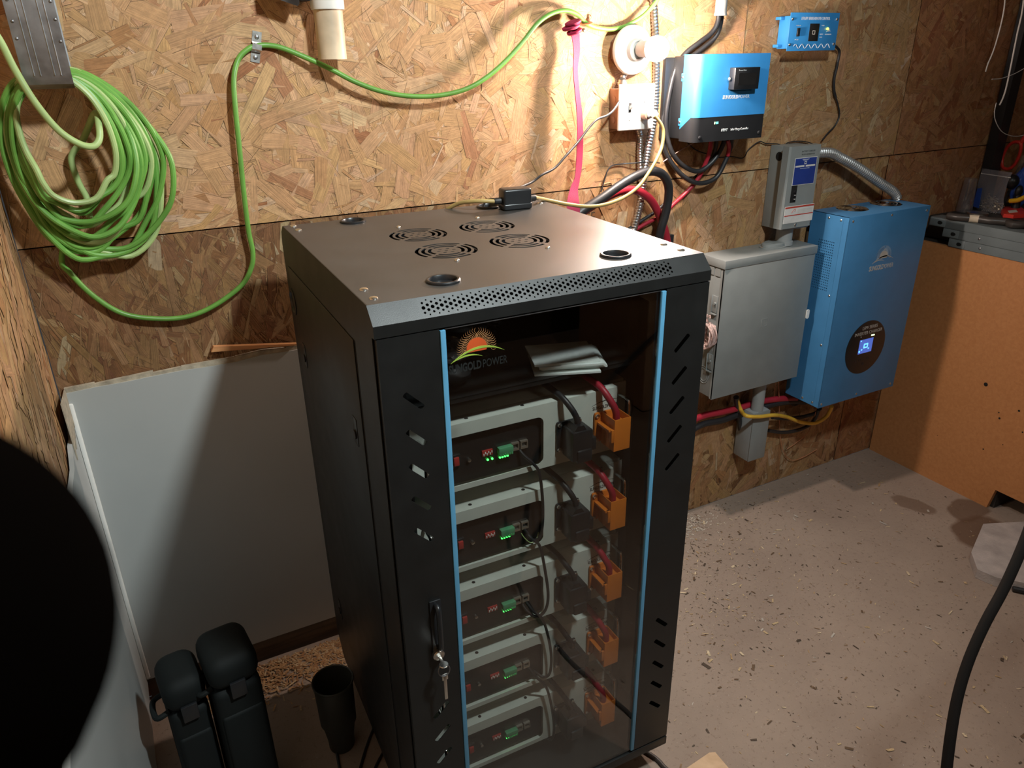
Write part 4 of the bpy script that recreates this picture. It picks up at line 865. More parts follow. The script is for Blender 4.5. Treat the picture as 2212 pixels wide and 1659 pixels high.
for s_, x, z in (('POWER ON', sx, 1.627), ('UNIT OFF', sx - .001, 1.590), ('POWER', cx + .036, 1.627), ('CHARGE', cx + .034, 1.604), ('ALARM', cx + .033, 1.596)): text('lettering', s_, .0038, M['pale'], t, face_front((x, -.0501, z)), .0002, .9)
lx = [(2.0242,-0.05,1.6188)][0]
mb = MB(); mb.sphere((lx[0], -.0515, lx[2]), .0032, 14); mb.build('indicator_light', M['ledyellow'], t)
sun, rays, sw = emblem(cx + .062, 1.6135, .0105, 13); mb = MB()
for s_ in [sun] + rays + sw: mb.prism(s_, fd, -.0504, -.0500)
mb.build('emblem', M['pale'], t, smooth_=False)
text('lettering', 'SUNGOLDPOWER', .0040, M['pale'], t, face_front((cx + .062, -.0501, 1.6035)), .0002, .8)
mb = MB(); mb.tube([(rx0 + .025 + i*.0022, -.0504, 1.5725 + .0055*math.sin(i*PI/6)) for i in range(69)], .0008, seg=6, sub=1); mb.build('sine_wave_print', M['pale'], t)
mb = MB(); mb.tube([(2.060, -.030, 1.582)] + [(2.1309,-0.012,1.5603),(2.1386,-0.008,1.5206),(2.1363,-0.006,1.4778),(2.1451,-0.006,1.4394),(2.171,-0.006,1.3997),(2.1853,-0.006,1.3654),(2.1728,-0.006,1.3362),(2.1416,-0.008,1.3138),(2.1161,-0.012,1.2942)], .0042, seg=10, rf=lambda i, q, r: r if q < .5 else r * .6); tag(mb.build('remote_cable', M['cable']), 'black cable hanging from the blue remote panel down the wall', 'cable')
mb = MB(); mb.tube([(1.5408,-0.02,1.3343),(1.5936,-0.006,1.3013),(1.6448,-0.006,1.2833),(1.6893,-0.006,1.2708),(1.7406,-0.006,1.2698),(1.7883,-0.006,1.2623),(1.8091,-0.006,1.2869),(1.8478,-0.006,1.3062),(1.8778,-0.006,1.2988),(1.9273,-0.006,1.2943),(1.9546,-0.006,1.2856),(1.9707,-0.006,1.2957),(2.0168,-0.006,1.2971),(2.0653,-0.006,1.2898),(2.1103,-0.006,1.274)], .0016, seg=8); tag(mb.build('wire', M['cable']), 'thin black wire wavering along the wall over the breaker box', 'wire')
mb = MB(); mb.tube([(1.4641,-0.012,1.2721),(1.4088,-0.03,1.2807),(1.3702,-0.028,1.2809),(1.3344,-0.012,1.2793),(1.2986,-0.012,1.277),(1.2837,-0.012,1.2632),(1.274,-0.012,1.2363),(1.2643,-0.012,1.208)], .0018, seg=8); tag(mb.build('wire', M['cable']), 'thin black wire bent across the wall left of the conduit', 'wire')
mb = MB(); mb.tube([(1.4693,-0.02,1.2752),(1.5012,-0.02,1.2908),(1.5434,-0.02,1.3085),(1.5796,-0.02,1.3216)], .0016, seg=8); tag(mb.build('wire', M['pinkwire']), 'thin grey wire end sticking out beside the controller cables', 'wire')
# breaker enclosure
t = thing('breaker_enclosure', 'narrow grey breaker enclosure with blue and white stickers', 'breaker box', (1.95, 0, 1.035))
wbox('body', (1.9050, -.094, 1.040), (2.0140, -.0005, 1.292), M['grey'], t, .002)
mb = MB(); prof = [(1.8830, -.072), (1.8830, -.096), (1.8880, -.1010), (2.0120, -.1010), (2.0165, -.0965), (2.0165, -.072)]
mb.prism(prof, lambda a_, b_, d: (a_, b_, d), 1.047, 1.2965); cv = mb.build('cover', M['grey'], t)
mb = MB(); mb.lathe([(.0135, 0), (.0135, .0008), (.0003, .0008)], (1.9049, -.040, 1.262), (-1, 0, 0), 24); mb.build('knockout_hole', M['void'], t)
b0, b1 = [(1.9086,-0.101,1.2608),(1.9978,-0.101,1.1803)]
wbox('blue_label', (b0[0], -.1018, b1[2]), (b1[0] + .004, -.1010, b0[2] + .001), M['sticker_white'], cv, 0)
lb = wbox('blue_label', (b0[0] + .0015, -.1021, b1[2] + .0015), (b1[0] + .0025, -.1017, b0[2] - .0005), M['sticker_blue'], cv, 0)
xm = (b0[0] + b1[0]) / 2; z_ = b0[2]
for x0_, x1_ in ((b0[0] + .004, xm - .003), (xm + .003, b1[0] - .002)): wbox('label_bar', (x0_, -.1024, z_ - .0265), (x1_, -.1020, z_ - .0215), M['sticker_white'], cv, 0)
wbox('label_bar', (xm - .004, -.1024, z_ - .0185), (xm + .005, -.1020, z_ - .0095), M['sticker_white'], cv, 0); wbox('label_bar', (xm - .0022, -.1026, z_ - .0165), (xm + .0032, -.1023, z_ - .0115), M['sticker_blue'], cv, 0)
for dz, hw in ((.004, .015), (.0065, .011), (.031, .020)): wbox('label_line', (xm - hw, -.1023, z_ - dz - .0005), (xm + hw, -.1020, z_ - dz + .0005), M['pale'], cv, 0)
for s_, dz in (('BATTERY CHARGER', .010), ('FROM GENERATOR', .001)): text('lettering', s_, .0066, M['ink'], cv, face_front((xm + .008, -.1011, z_ + .009 + dz)), .0002, .95)
w0, w1 = [(1.8932,-0.101,1.1248),(2.0143,-0.101,1.051)]
wbox('warning_label', (w0[0] - .001, -.1018, 1.0640), (w1[0] + .004, -.1010, 1.1170), M['sticker_white'], cv, 0)
for z0, z1 in ((1.1105, 1.1155), (1.0865, 1.0895)): wbox('label_stripe', (w0[0], -.1021, z0), (w1[0] + .003, -.1017, z1), M['sticker_red'], cv, 0)
for k in range(6):
    for z0 in (1.1045 - .0027*k,): wbox('label_line', (w0[0] + .055, -.1020, z0 - .0004), (w1[0] - .001, -.1017, z0 + .0004), M['dimink'], cv, 0)
mb = MB(); mb.tube([(w0[0] + .030, -.1020, 1.095), (w0[0] + .037, -.1020, 1.104), (w0[0] + .044, -.1020, 1.106), (w0[0] + .043, -.1020, 1.098)], .0007, seg=6); mb.build('label_sketch', M['sticker_red'], cv)
k0 = [(1.9094,-0.101,1.1851),(1.946,-0.101,1.1281)]
wbox('breaker_opening', (k0[0][0], -.1015, k0[1][2]), (k0[0][0] + .024, -.1006, k0[0][2]), M['void'], cv, 0)
for k in range(3): wbox('breaker_lever', (k0[0][0] + .010, -.1050, k0[1][2] + .006 + .012*k), (k0[0][0] + .020, -.1010, k0[1][2] + .013 + .012*k), M['plastic'], cv, .0006)
for k in range(2): wbox('breaker_mark', (k0[0][0] + .012, -.1054, k0[1][2] + .010 + .012*k), (k0[0][0] + .018, -.1050, k0[1][2] + .0115 + .012*k), M['white'], cv, 0)
wscrew(t, (1.948, -.101, 1.0555), .0055)
mb = MB(); mb.lathe([(.030, 0), (.030, .012), (.026, .014), (.026, .056)], (1.960, -.050, .982), (0, 0, 1), 28); mb.build('conduit_nipple', M['grey2'], t)
# big flexible conduit from the breaker box into the inverter
mb = MB(); flex(mb, [(2.012, -.045, 1.262)] + [(2.11,-0.05,1.2595),(2.1675,-0.05,1.2397),(2.2333,-0.055,1.2119),(2.3028,-0.06,1.1772),(2.3753,-0.065,1.1397),(2.4374,-0.065,1.1108)] + [(2.462, -.065, 1.092), (2.470, -.068, 1.079)], .0165, .0092, .11, 18); tag(mb.build('flexible_conduit', M['flexgrey'], ang=12), 'thick grey ribbed conduit from the breaker box into the blue inverter', 'conduit')
# load centre
t = thing('load_center', 'large grey electrical load center with a plain hinged cover', 'electrical panel', (1.855, 0, .513))
wbox('enclosure', (1.663, -.103, .516), (2.046, -.0005, .955), M['grey'], t, .0015)
mb = MB(); mb.box((1.6615, -.1114, .513), (2.0478, -.1032, .953), .0015); mb.box((1.6615, -.1114, .513), (1.6626, -.097, .953)); cv = mb.build('front_cover', M['grey'], t)
mb = MB(); mb.box((1.6580, -.1150, .953), (2.0510, -.0005, .9800), .002); mb.build('rain_cap', M['grey'], t)
mb = MB(); mb.lathe([(.052, 0), (.052, .003), (.046, .004), (.044, .012), (.038, .0155), (.0003, .0165)], (0, 0, .9800), (0, 0, 1), 36)
for v in mb.bm.verts: v.co = Vector((1.915 + v.co.x * 1.0, -.052 + v.co.y * .62, v.co.z))
hb = mb.build('hub_plate', M['grey'], t)
for dx in (-.047, .047): wscrew(hb, (1.915 + dx, -.052, .983), .0045, (0, 0, 1))
sqx, sqz = [(1.856,-0.1116,0.7477)][0][0], [(1.856,-0.1116,0.7477)][0][2]
mb = MB(); mb.plate(rrect(sqx - .013, sqz - .0135, sqx + .013, sqz + .0135, .001, 2), [rrect(sqx - .0115, sqz - .012, sqx + .0115, sqz + .012, .001, 2)], fd, -.1121, -.1112); mb.plate(rrect(sqx - .007, sqz - .0075, sqx + .007, sqz + .0075, .001, 2), [rrect(sqx - .0058, sqz - .0063, sqx + .0058, sqz + .0063, .001, 2)], fd, -.1119, -.1112); mb.build('embossed_square', M['grey'], cv)
mb = MB(); mb.prism(rrect(2.046, .728, 2.060, .760, .006), fd, -.1135, -.1110); mb.lathe([(.0035, 0), (.0035, .0004), (.0003, .0004)], (2.053, -.1135, .744), (0, -1, 0), 12); mb.build('padlock_tab', M['white'], cv)
for y, z in ((-.082, .835), (-.086, .64)):
    mb = MB(); mb.box((1.6600, y - .012, z - .027), (1.6632, y + .012, z + .027), .0008); mb.box((1.6565, y + .010, z - .034), (1.6632, y + .0125, z + .027), .0005); mb.box((1.655, y - .012, z - .034), (1.6632, y + .012, z - .031)); mb.cyl((1.655, y - .003, z + .003), (1.6632, y - .003, z + .003), .0045, seg=12); mb.build('cover_latch', M['grey'], t)
for r in (.022, .030):
    mb = MB(); mb.tube([(1.6622, -.060 + r*.8*math.cos(a_), .585 + r*math.sin(a_)) for a_ in [2*PI*i/24 for i in range(24)]], .0012, seg=6, sub=1, closed=True); mb.build('knockout_ring', M['grey'], t)
for y0, y1 in ((-.066, -.034), (-.094, -.072)):
    mb = MB(); mb.prism(rrect(y0, .925, y1, .950, .003), lambda a_, b_, d: (d, a_, b_), 1.6608, 1.6635); mb.build('hanger_pad', M['grey'], t)
# bundle of pinkish wire hung on the load centre's latch
mb = MB(); rnd = random.Random(9); cy0, cz0 = -.088, .735
for k in range(9):
    ph = rnd.uniform(0, 6); ry, rz_ = rnd.uniform(.021, .031), rnd.uniform(.032, .044); xo = 1.655 - .0036*k
    mb.tube([(xo + .004*math.sin(3*a_ + ph), cy0 + ry*math.cos(a_) + .003*math.sin(5*a_ + ph), cz0 + rz_*math.sin(a_) + .003*math.cos(4*a_ + ph)) for a_ in [2*PI*i/18 for i in range(18)]], .0027, seg=7, sub=3, closed=True)
for k in range(3): mb.tube([(1.645, -.08, .775), (1.640 - .004*k, -.078 + .006*k, .790), (1.640, -.088 + .012*k, .802), (1.636, -.095 + .018*k, .795)], .0022, seg=7)
tag(mb.build('wire_bundle', M['pinkwire']), 'coiled bundle of pink and grey wire on the load center side', 'wire bundle')
# conduit body below
t = thing('junction_fitting', 'grey conduit body hanging under the load center', 'conduit body', (1.94, 0, .20))
mb = MB(); mb.lathe([(.0215, 0), (.0215, .150)], (1.930, -.060, .375), (0, 0, 1), 28); mb.build('pipe', M['grey2'], t)
wbox('housing', (1.895, -.080, .196), (1.972, -.006, .392), M['grey2'], t, .004); wbox('cover', (1.894, -.0835, .198), (1.973, -.0800, .390), M['grey'], t, .001)
mb = MB(); mb.lathe([(.023, 0), (.026, .004), (.026, .020), (.022, .022)], (1.805, -.050, .492), (0, 0, 1), 20); tag(mb.build('round_clamp', M['zinc']), 'round metal cable clamp under the left of the load center', 'clamp')
# inverter
ix0, ix1, iy, iz0, iz1, ib = 2.0885, 2.4800, -.1870, .4110, 1.0775, -.037
t = thing('inverter_charger', 'big blue wall inverter with a round black display', 'inverter', ((ix0 + ix1)/2, 0, iz0))
holes = [rrect(-.144 + .0075*i, .826 + .0085*j, -.1405 + .0075*i, .8295 + .0085*j, .0004, 1) for i in range(9) for j in range(20)]
mb = MB(); mb.plate([(iy + .022, iz0), (ib, iz0), (ib, iz1), (iy + .022, iz1)], holes, lambda a_, b_, d: (ix0 + d, a_, b_), 0, .0015); mb.build('side_panel', M['blue2'], t, ang=20)
fanh = [(2.220, -.086, .052), (2.385, -.086, .052)]
mb = MB(); mb.plate([(ix0, iy + .0018), (ix1, iy + .0018), (ix1, ib), (ix0, ib)], [ellipse(x, y, r, r, 36) for x, y, r in fanh], lambda a_, b_, d: (a_, b_, iz1 - d), 0, .0015); mb.build('top_panel', M['blue2'], t, ang=20)
mb = MB(); mb.box((ix0, iy, iz0), (ix1, iy + .0018, iz1), .0006); mb.box((ix0, iy, iz0), (ix0 + .0016, iy + .0215, iz1)); mb.build('front_cover', M['blue2'], t)
mb = MB(); mb.box((ix0 + .004, iy + .004, iz0 + .002), (ix1 - .001, ib - .001, iz1 - .030)); mb.build('inner_chassis', M['void'], t)
mb = MB(); mb.box((ix1 - .0015, iy + .002, iz0), (ix1, ib, iz1)); mb.box((ix0, iy + .002, iz0), (ix1, ib, iz0 + .0015)); mb.build('rear_shell', M['blue2'], t)
for z in (iz0 + .10, iz1 - .10):
    wbox('wall_bracket', (ix0 + .03, ib, z - .02), (ix1 - .03, -.0005, z + .02), M['steel'], t)
for x, y, r in fanh:
    mb = MB(); mb.lathe([(.017, 0), (.019, .003), (.0003, .004)], (x, y, iz1 - .010), (0, 0, 1), 24)
    for k in range(4):
        a_ = k*PI/2 + .5; mb.box((.010, -.0050, -.001), (.0525, .0050, .001), mat=Matrix.Translation((x, y, iz1 - .004)) @ Matrix.Rotation(a_, 4, 'Z'))
    for rr in (.025, .036, .047): mb.tube([(x + rr*math.cos(q), y + rr*math.sin(q), iz1 + .0010) for q in [2*PI*i/36 for i in range(36)]], .0011, seg=6, sub=1, closed=True)
    mb.build('fan_guard', M['chrome'], t)
for p, ax in (((ix0, -.109, iz1 - .013), (-1, 0, 0)), ((ix0, -.156, iz1 - .013), (-1, 0, 0)), ((ix0, -.158, .815), (-1, 0, 0)), ((ix0, -.158, .640), (-1, 0, 0)), ((ix0, -.160, iz0 + .014), (-1, 0, 0)), ((ix0, -.116, iz0 + .014), (-1, 0, 0)), ((ix0 + .018, iy, iz1 - .013), (0, -1, 0)), ((ix0 + .20, iy, iz1 - .012), (0, -1, 0)), ((ix1 - .016, iy, iz1 - .015), (0, -1, 0)), ((ix0 + .014, iy, iz0 + .014), (0, -1, 0)), ((ix0 + .19, iy, iz0 + .014), (0, -1, 0)), ((ix1 - .02, iy, iz0 + .014), (0, -1, 0))): wscrew(t, p, .0042, ax)
dcx, dcz = 2.2800, .6050
mb = MB(); mb.lathe([(.0985, 0), (.0985, .0012), (.0955, .0020), (.0003, .0020)], (dcx, iy, dcz), (0, -1, 0), 64); dp = mb.build('display_panel', M['panelblack'], t)
q0 = [(2.303,-0.143,0.6068),(2.3868,-0.143,0.5458),(2.3157,-0.143,0.5563),(2.3701,-0.143,0.5995)]
wbox('screen', (dcx - .036, iy - .0026, dcz - .020), (dcx + .032, iy - .0019, dcz + .032), M['screen'], dp, 0)
mb = MB(); mb.plate(rrect(dcx - .013, dcz - .002, dcx + .009, dcz + .016, .002, 2), [rrect(dcx - .008, dcz + .003, dcx + .004, dcz + .011, .001, 2)], fd, iy - .0030, iy - .0025)
for x in (-.020, .014): mb.box((dcx + x - .003, iy - .0030, dcz - .008), (dcx + x + .003, iy - .0025, dcz - .003))
mb.box((dcx - .032, iy - .0030, dcz + .026), (dcx - .027, iy - .0025, dcz + .030)); mb.box((dcx - .034, iy - .0030, dcz - .014), (dcx - .027, iy - .0025, dcz - .008)); mb.build('screen_icon', M['screenhi'], dp, smooth_=False)
wbox('indicator_light', (dcx + .018, iy - .0028, dcz + .0395), (dcx + .034, iy - .0019, dcz + .0440), M['ledlime'], dp, .0008); wbox('indicator_light', (dcx - .036, iy - .0025, dcz + .043), (dcx - .033, iy - .0019, dcz + .046), M['pale'], dp, 0)
text('lettering', 'LFPV SERIES', .0170, M['dimink'], t, face_front((dcx + .004, iy - .0021, dcz + .0745)), .0003, .88); text('lettering', 'INVERTER CHARGER', .0170, M['dimink'], t, face_front((dcx + .001, iy - .0021, dcz + .0555)), .0003, .88)
for x, z in ((-.02, -.045), (.0, -.062), (.02, -.045), (-.04, -.045)):
    mb = MB(); mb.lathe([(.0055, 0), (.0055, .0006), (.0045, .0006), (.0040, .0002)], (dcx + x, iy - .0020, dcz + z), (0, -1, 0), 18); mb.build('button', M['plastic'], dp)
ecx, ecz = 2.2860, .9230
sun, rays, sw = emblem(ecx, ecz + .006, .052, 29); mb = MB()
for s_ in [sun] + rays + sw: mb.prism(s_, fd, iy - .0006, iy)
mb.build('emblem', M['dimink'], t, smooth_=False)
text('lettering', 'SUNGOLD', .0225, M['dimink'], t, face_front((ecx - .026, iy - .0003, ecz - .031)), .0003, .66, 0, .0006); text('lettering', 'POWER', .0225, M['dimink'], t, face_front((ecx + .032, iy - .0003, ecz - .031)), .0003, .66)
# cables under the panels
for pts, nm, m_, r, lab in (
    ([(1.551,-0.03,0.3905),(1.6299,-0.03,0.3971),(1.7103,-0.03,0.4076),(1.7947,-0.03,0.4015),(1.881,-0.03,0.399),(1.9693,-0.03,0.4003),(2.062,-0.03,0.3899),(2.1593,-0.03,0.3712)], 'battery_cable', 'redcable', .0115, 'thick red cable running low along the wall'),
    ([(1.5541,-0.03,0.3541),(1.6338,-0.03,0.3585),(1.7141,-0.03,0.3742),(1.7991,-0.03,0.3676),(1.9066,-0.03,0.3744),(2.0189,-0.03,0.3737),(2.1128,-0.03,0.3668),(2.2129,-0.03,0.3433)], 'battery_cable', 'cable', .0110, 'thick black cable running low along the wall below the red one'),
    ([(1.8323,-0.05,0.4585),(1.8725,-0.03,0.3827),(1.9055,-0.02,0.2951),(1.9271,-0.018,0.221),(1.9747,-0.018,0.1785),(2.0392,-0.016,0.1959)], 'power_lead', 'cable', .0095, 'black cable dropping from the clamp under the load center'),
    ([(1.8378,-0.05,0.4501),(1.8669,-0.045,0.3996),(1.8396,-0.1,0.4063),(1.9027,-0.1,0.3873),(1.9866,-0.09,0.3679),(2.1015,-0.05,0.3148),(2.1931,-0.04,0.2663),(2.2719,-0.04,0.2426),(2.3189,-0.05,0.2634),(2.3144,-0.07,0.3166)], 'power_lead', 'yellow', .0070, 'yellow cable sagging from the clamp to the inverter'),
    ([(2.0482,-0.02,0.2585),(2.1241,-0.02,0.2312),(2.1991,-0.02,0.2199),(2.2601,-0.02,0.2245),(2.2679,-0.04,0.2616),(2.2546,-0.06,0.313)], 'power_lead', 'cable', .0068, 'lower black cable sagging to the inverter'),
    ([(2.0468,-0.03,0.3176),(2.1379,-0.02,0.2869),(2.2255,-0.02,0.2732),(2.2674,-0.04,0.2876),(2.2637,-0.06,0.3167)], 'power_lead', 'cable', .0068, 'upper black cable sagging to the inverter'),
    ([(2.1576,-0.012,0.4177),(2.157,-0.012,0.3836),(2.1538,-0.012,0.3497),(2.1719,-0.012,0.33),(2.2025,-0.012,0.3344),(2.2022,-0.012,0.3733)], 'wire', 'cable', .0030, 'thin black wire loop between load center and inverter'),
    ([(2.0314,-0.05,0.4732),(2.072,-0.03,0.3725),(2.1155,-0.01,0.2566),(2.1406,-0.01,0.1699),(2.1762,-0.01,0.1089),(2.222,-0.01,0.0773),(2.2879,-0.01,0.078),(2.3495,-0.01,0.0929)], 'wire', 'orangewire', .0014, 'thin orange wire hanging in a long loop under the load center'),
    ([(2.0174,-0.05,0.4763),(2.0405,-0.03,0.408),(2.0619,-0.01,0.3475),(2.08,-0.01,0.324)], 'wire', 'orangewire', .0012, 'short thin orange wire beside the conduit body'),
    ([(2.2413,-0.06,0.3064),(2.2748,-0.03,0.2455),(2.2791,-0.01,0.1846),(2.2268,-0.01,0.1572),(2.1754,-0.01,0.1401)], 'wire', 'orangewire', .0012, 'thin orange wire slanting down from the inverter')):
    mb = MB(); mb.tube(pts, r, seg=12); tag(mb.build(nm, M[m_]), lab, 'cable' if nm != 'wire' else 'wire')
# big round clamp under the inverter
mb = MB(); mb.lathe([(.030, 0), (.033, .006), (.033, .024), (.028, .026)], (2.175, -.120, .384), (0, 0, 1), 24); tag(mb.build('gland', M['plastic']), 'black cable gland under the left corner of the inverter', 'gland')
# white rusty drain pipe
pc = [(0.5318,-0.042,1.5621),(0.5416,-0.042,1.6634)]; px_ = .536
t = thing('drain_pipe', 'rust stained white pipe end hanging from the top of the wall', 'pipe', (px_, -.042, pc[0][2]))
mb = MB(); mb.lathe([(.0270, .004), (.0270, 0), (.0300, 0), (.0304, .103)], (px_, -.042, pc[0][2]), (0, 0, 1), 36); mb.build('pipe', M['pvc'], t)
mb = MB(); mb.lathe([(.0300, .095), (.0345, .096), (.0350, .100), (.0350, .17), (.030, .172)], (px_, -.042, pc[0][2]), (0, 0, 1), 36); mb.build('coupling', M['pvcw'], t)
t = thing('wall_fixture', 'corner of a chrome fixture with dark fins at the top edge', 'fixture', (.47, 0, 1.69))
a = [(0.4145,-0.03,1.6806),(0.4735,-0.03,1.6642),(0.4785,-0.03,1.7019),(0.4842,-0.03,1.673),(0.5051,-0.03,1.6697)]
mb = MB(); mb.prism([(a[0][0], a[0][2]), (a[1][0] - .004, a[1][2] - .001), (a[1][0], a[1][2] + .003), (a[1][0] + .004, a[1][2] + .05), (a[0][0], a[1][2] + .06)], fd, -.06, -.0005); mb.build('chrome_cover', M['chrome'], t)
for k in range(7): wbox('fin', (a[3][0] + .0035*k - .004, -.05, a[3][2] + .002), (a[3][0] + .0035*k - .0022, -.0005, a[3][2] + .06), M['plastic'], t, 0)
# strap clamp holding the green cord
cl = [(0.3854,-0.001,1.588)][0]
t = thing('strap_clamp', 'shiny two-screw strap clamp holding the green cord on the wall', 'clamp', cl)
mb = MB(); w = .0095
prof = [(.031, -.0006), (.010, -.0006), (.008, -.008), (.005, -.0125), (-.005, -.0125), (-.008, -.008), (-.010, -.0006), (-.030, -.0006)]
pr2 = [(z, y - .0014) for z, y in reversed(prof)]
tl = Matrix.Translation((cl[0], 0, cl[2])) @ Matrix.Rotation(.22, 4, 'Y')
mb.prism(prof + pr2, lambda a_, b_, d: tl @ Vector((d, b_, a_)), -w, w); mb.build('strap', M['zinc'], t)
for z in (.020, -.020):
    p = tl @ Vector((0, -.002, z)); wscrew(t, p, .0048, m=M['steel'])
# copper hook clamp and crimson strap
hk = [(1.1983,-0.01,1.6343)][0]
t = thing('pipe_hook', 'copper coloured pipe hook screwed to the wall by the crimson strap', 'hook', hk)
mb = MB(); mb.tube([(hk[0] - .012, -.001, hk[2] + .002), (hk[0] - .008, -.020, hk[2] - .002), (hk[0] + .002, -.030, hk[2] - .002), (hk[0] + .010, -.022, hk[2]), (hk[0] + .012, -.004, hk[2] + .004), (hk[0] + .022, -.0015, hk[2] + .016)], .0065, seg=10, flat=.35); mb.build('clip', M['copper'], t)
wscrew(t, (hk[0] + .021, -.003, hk[2] + .015), .005, m=M['copper']); wscrew(t, (hk[0] + .006, -.001, hk[2] - .016), .0048)
def ribbon(mb, pts, widths, th=.0018, tw=None):
    P = smooth(pts, 6); n = len(P); nw = len(widths); rings = []
    for i, p in enumerate(P):
        q = i / (n-1) * (nw-1); k = min(int(q), nw-2); w_ = widths[k] + (widths[k+1] - widths[k]) * (q - k)
        tg = (P[min(i+1, n-1)] - P[max(i-1, 0)]).normalized(); an = (tw(i/(n-1)) if tw else 0)
        s_ = tg.cross(Vector((0, 1, 0))).normalized(); nn = s_.cross(tg).normalized(); s2 = s_*math.cos(an) + nn*math.sin(an); n2 = nn*math.cos(an) - s_*math.sin(an)
        rings.append([mb.bm.verts.new(p + s2*w_/2*a_ + n2*th/2*b_) for a_, b_ in ((-1, -1), (1, -1), (1, 1), (-1, 1))])
    for A, B in zip(rings, rings[1:]):
        for k in range(4): mb.bm.faces.new((A[k], A[(k+1) % 4], B[(k+1) % 4], B[k]))
    mb.bm.faces.new(list(reversed(rings[0]))); mb.bm.faces.new(rings[-1]); return mb
t = thing('webbing_strap', 'crimson webbing strap knotted high on the wall and hanging behind the rack', 'strap', [(1.1558,-0.03,1.6231)][0])
mb = MB(); ribbon(mb, [(1.1571,-0.035,1.6073),(1.162,-0.035,1.5703),(1.1558,-0.04,1.5275),(1.1594,-0.045,1.4728),(1.1647,-0.05,1.4169),(1.1644,-0.055,1.3601),(1.1598,-0.06,1.3025),(1.1487,-0.07,1.263),(1.133,-0.08,1.2358),(1.1183,-0.1,1.2042),(1.1157,-0.11,1.1699)], [.024, .022, .021, .024, .026, .024, .020, .015, .022, .034, .034], tw=lambda q: .5*math.sin(q*5)); mb.build('hanging_end', M['strap'], t)
mb = MB(); k0 = Vector([(1.1527,-0.035,1.6209)][0])
for a_, (dx, dz, w_) in enumerate(((0, .012, .030), (-.006, .002, .034), (.004, -.008, .026))):
    mb.tube([k0 + Vector((dx - w_/2, .006, dz - .004)), k0 + Vector((dx, -.012, dz)), k0 + Vector((dx + w_/2, .004, dz + .005)), k0 + Vector((dx, .014, dz + .002))], .0075, seg=8, closed=True, flat=.6)
mb.build('knot', M['strap'], t)
# green extension cord: coil on the hook, long run, clip, swag to the top
t = thing('extension_cord', 'long green extension cord coiled at the left and swagged along the wall', 'cord', [(-0.0028,-0.05,1.4051)][0])
mb = MB(); mb.tube([(-0.0317,-0.03,1.2795),(-0.065,-0.02,1.1961),(-0.0563,-0.016,1.1646),(-0.0267,-0.014,1.1114),(0.0188,-0.014,1.0643),(0.0774,-0.016,1.042),(0.1432,-0.018,1.0345),(0.2051,-0.02,1.05),(0.272,-0.022,1.0885),(0.3005,-0.022,1.126),(0.3102,-0.022,1.1625),(0.3084,-0.022,1.2104),(0.3108,-0.024,1.2925),(0.3162,-0.026,1.3904),(0.3214,-0.024,1.4743),(0.3282,-0.018,1.5284),(0.3446,-0.01,1.5654),(0.3675,-0.0085,1.5846),(0.3875,-0.0075,1.5906),(0.4104,-0.0075,1.5912),(0.4377,-0.012,1.5855),(0.4779,-0.02,1.5686),(0.5279,-0.03,1.5446),(0.5852,-0.036,1.5139),(0.6472,-0.038,1.4917),(0.7133,-0.038,1.4803),(0.7826,-0.038,1.4798),(0.8497,-0.036,1.4907),(0.9067,-0.034,1.5146),(0.9612,-0.032,1.5505),(1.0111,-0.03,1.5929),(1.051,-0.028,1.6315),(1.0912,-0.026,1.654),(1.1346,-0.024,1.6615),(1.171,-0.022,1.6525),(1.1975,-0.02,1.6339),(1.2326,-0.018,1.6234),(1.2768,-0.016,1.6202),(1.3228,-0.016,1.6277),(1.367,-0.03,1.651),(1.4015,-0.036,1.6854),(1.4256,-0.036,1.7198)], .0056, seg=12); mb.build('wall_run', M['green'], t)
outer = [(0.0011,-0.1,1.5546),(0.0429,-0.06,1.5548),(0.084,-0.04,1.5273),(0.1242,-0.035,1.4833),(0.1562,-0.03,1.4285),(0.1693,-0.03,1.3728),(0.1552,-0.03,1.3079),(0.1203,-0.03,1.2436),(0.0669,-0.035,1.2017),(0.0114,-0.04,1.1884),(-0.0346,-0.05,1.2102),(-0.0722,-0.05,1.2598),(-0.0958,-0.05,1.3254),(-0.1073,-0.05,1.387),(-0.1046,-0.05,1.4453),(-0.0868,-0.06,1.5015),(-0.0527,-0.08,1.5402)]
inner = [(-0.0027,-0.105,1.5378),(0.0273,-0.1,1.5337),(0.0523,-0.1,1.5098),(0.0667,-0.1,1.4766),(0.0729,-0.1,1.443),(0.0745,-0.1,1.409),(0.0675,-0.1,1.3792),(0.0494,-0.105,1.3595),(0.0244,-0.11,1.3475),(-0.0041,-0.11,1.3431),(-0.0311,-0.11,1.3507),(-0.0526,-0.11,1.3661),(-0.0654,-0.11,1.3906),(-0.0724,-0.1,1.4189),(-0.0732,-0.1,1.4514),(-0.0659,-0.1,1.4868),(-0.0453,-0.1,1.5211)]
rnd = random.Random(4); n_l = 15
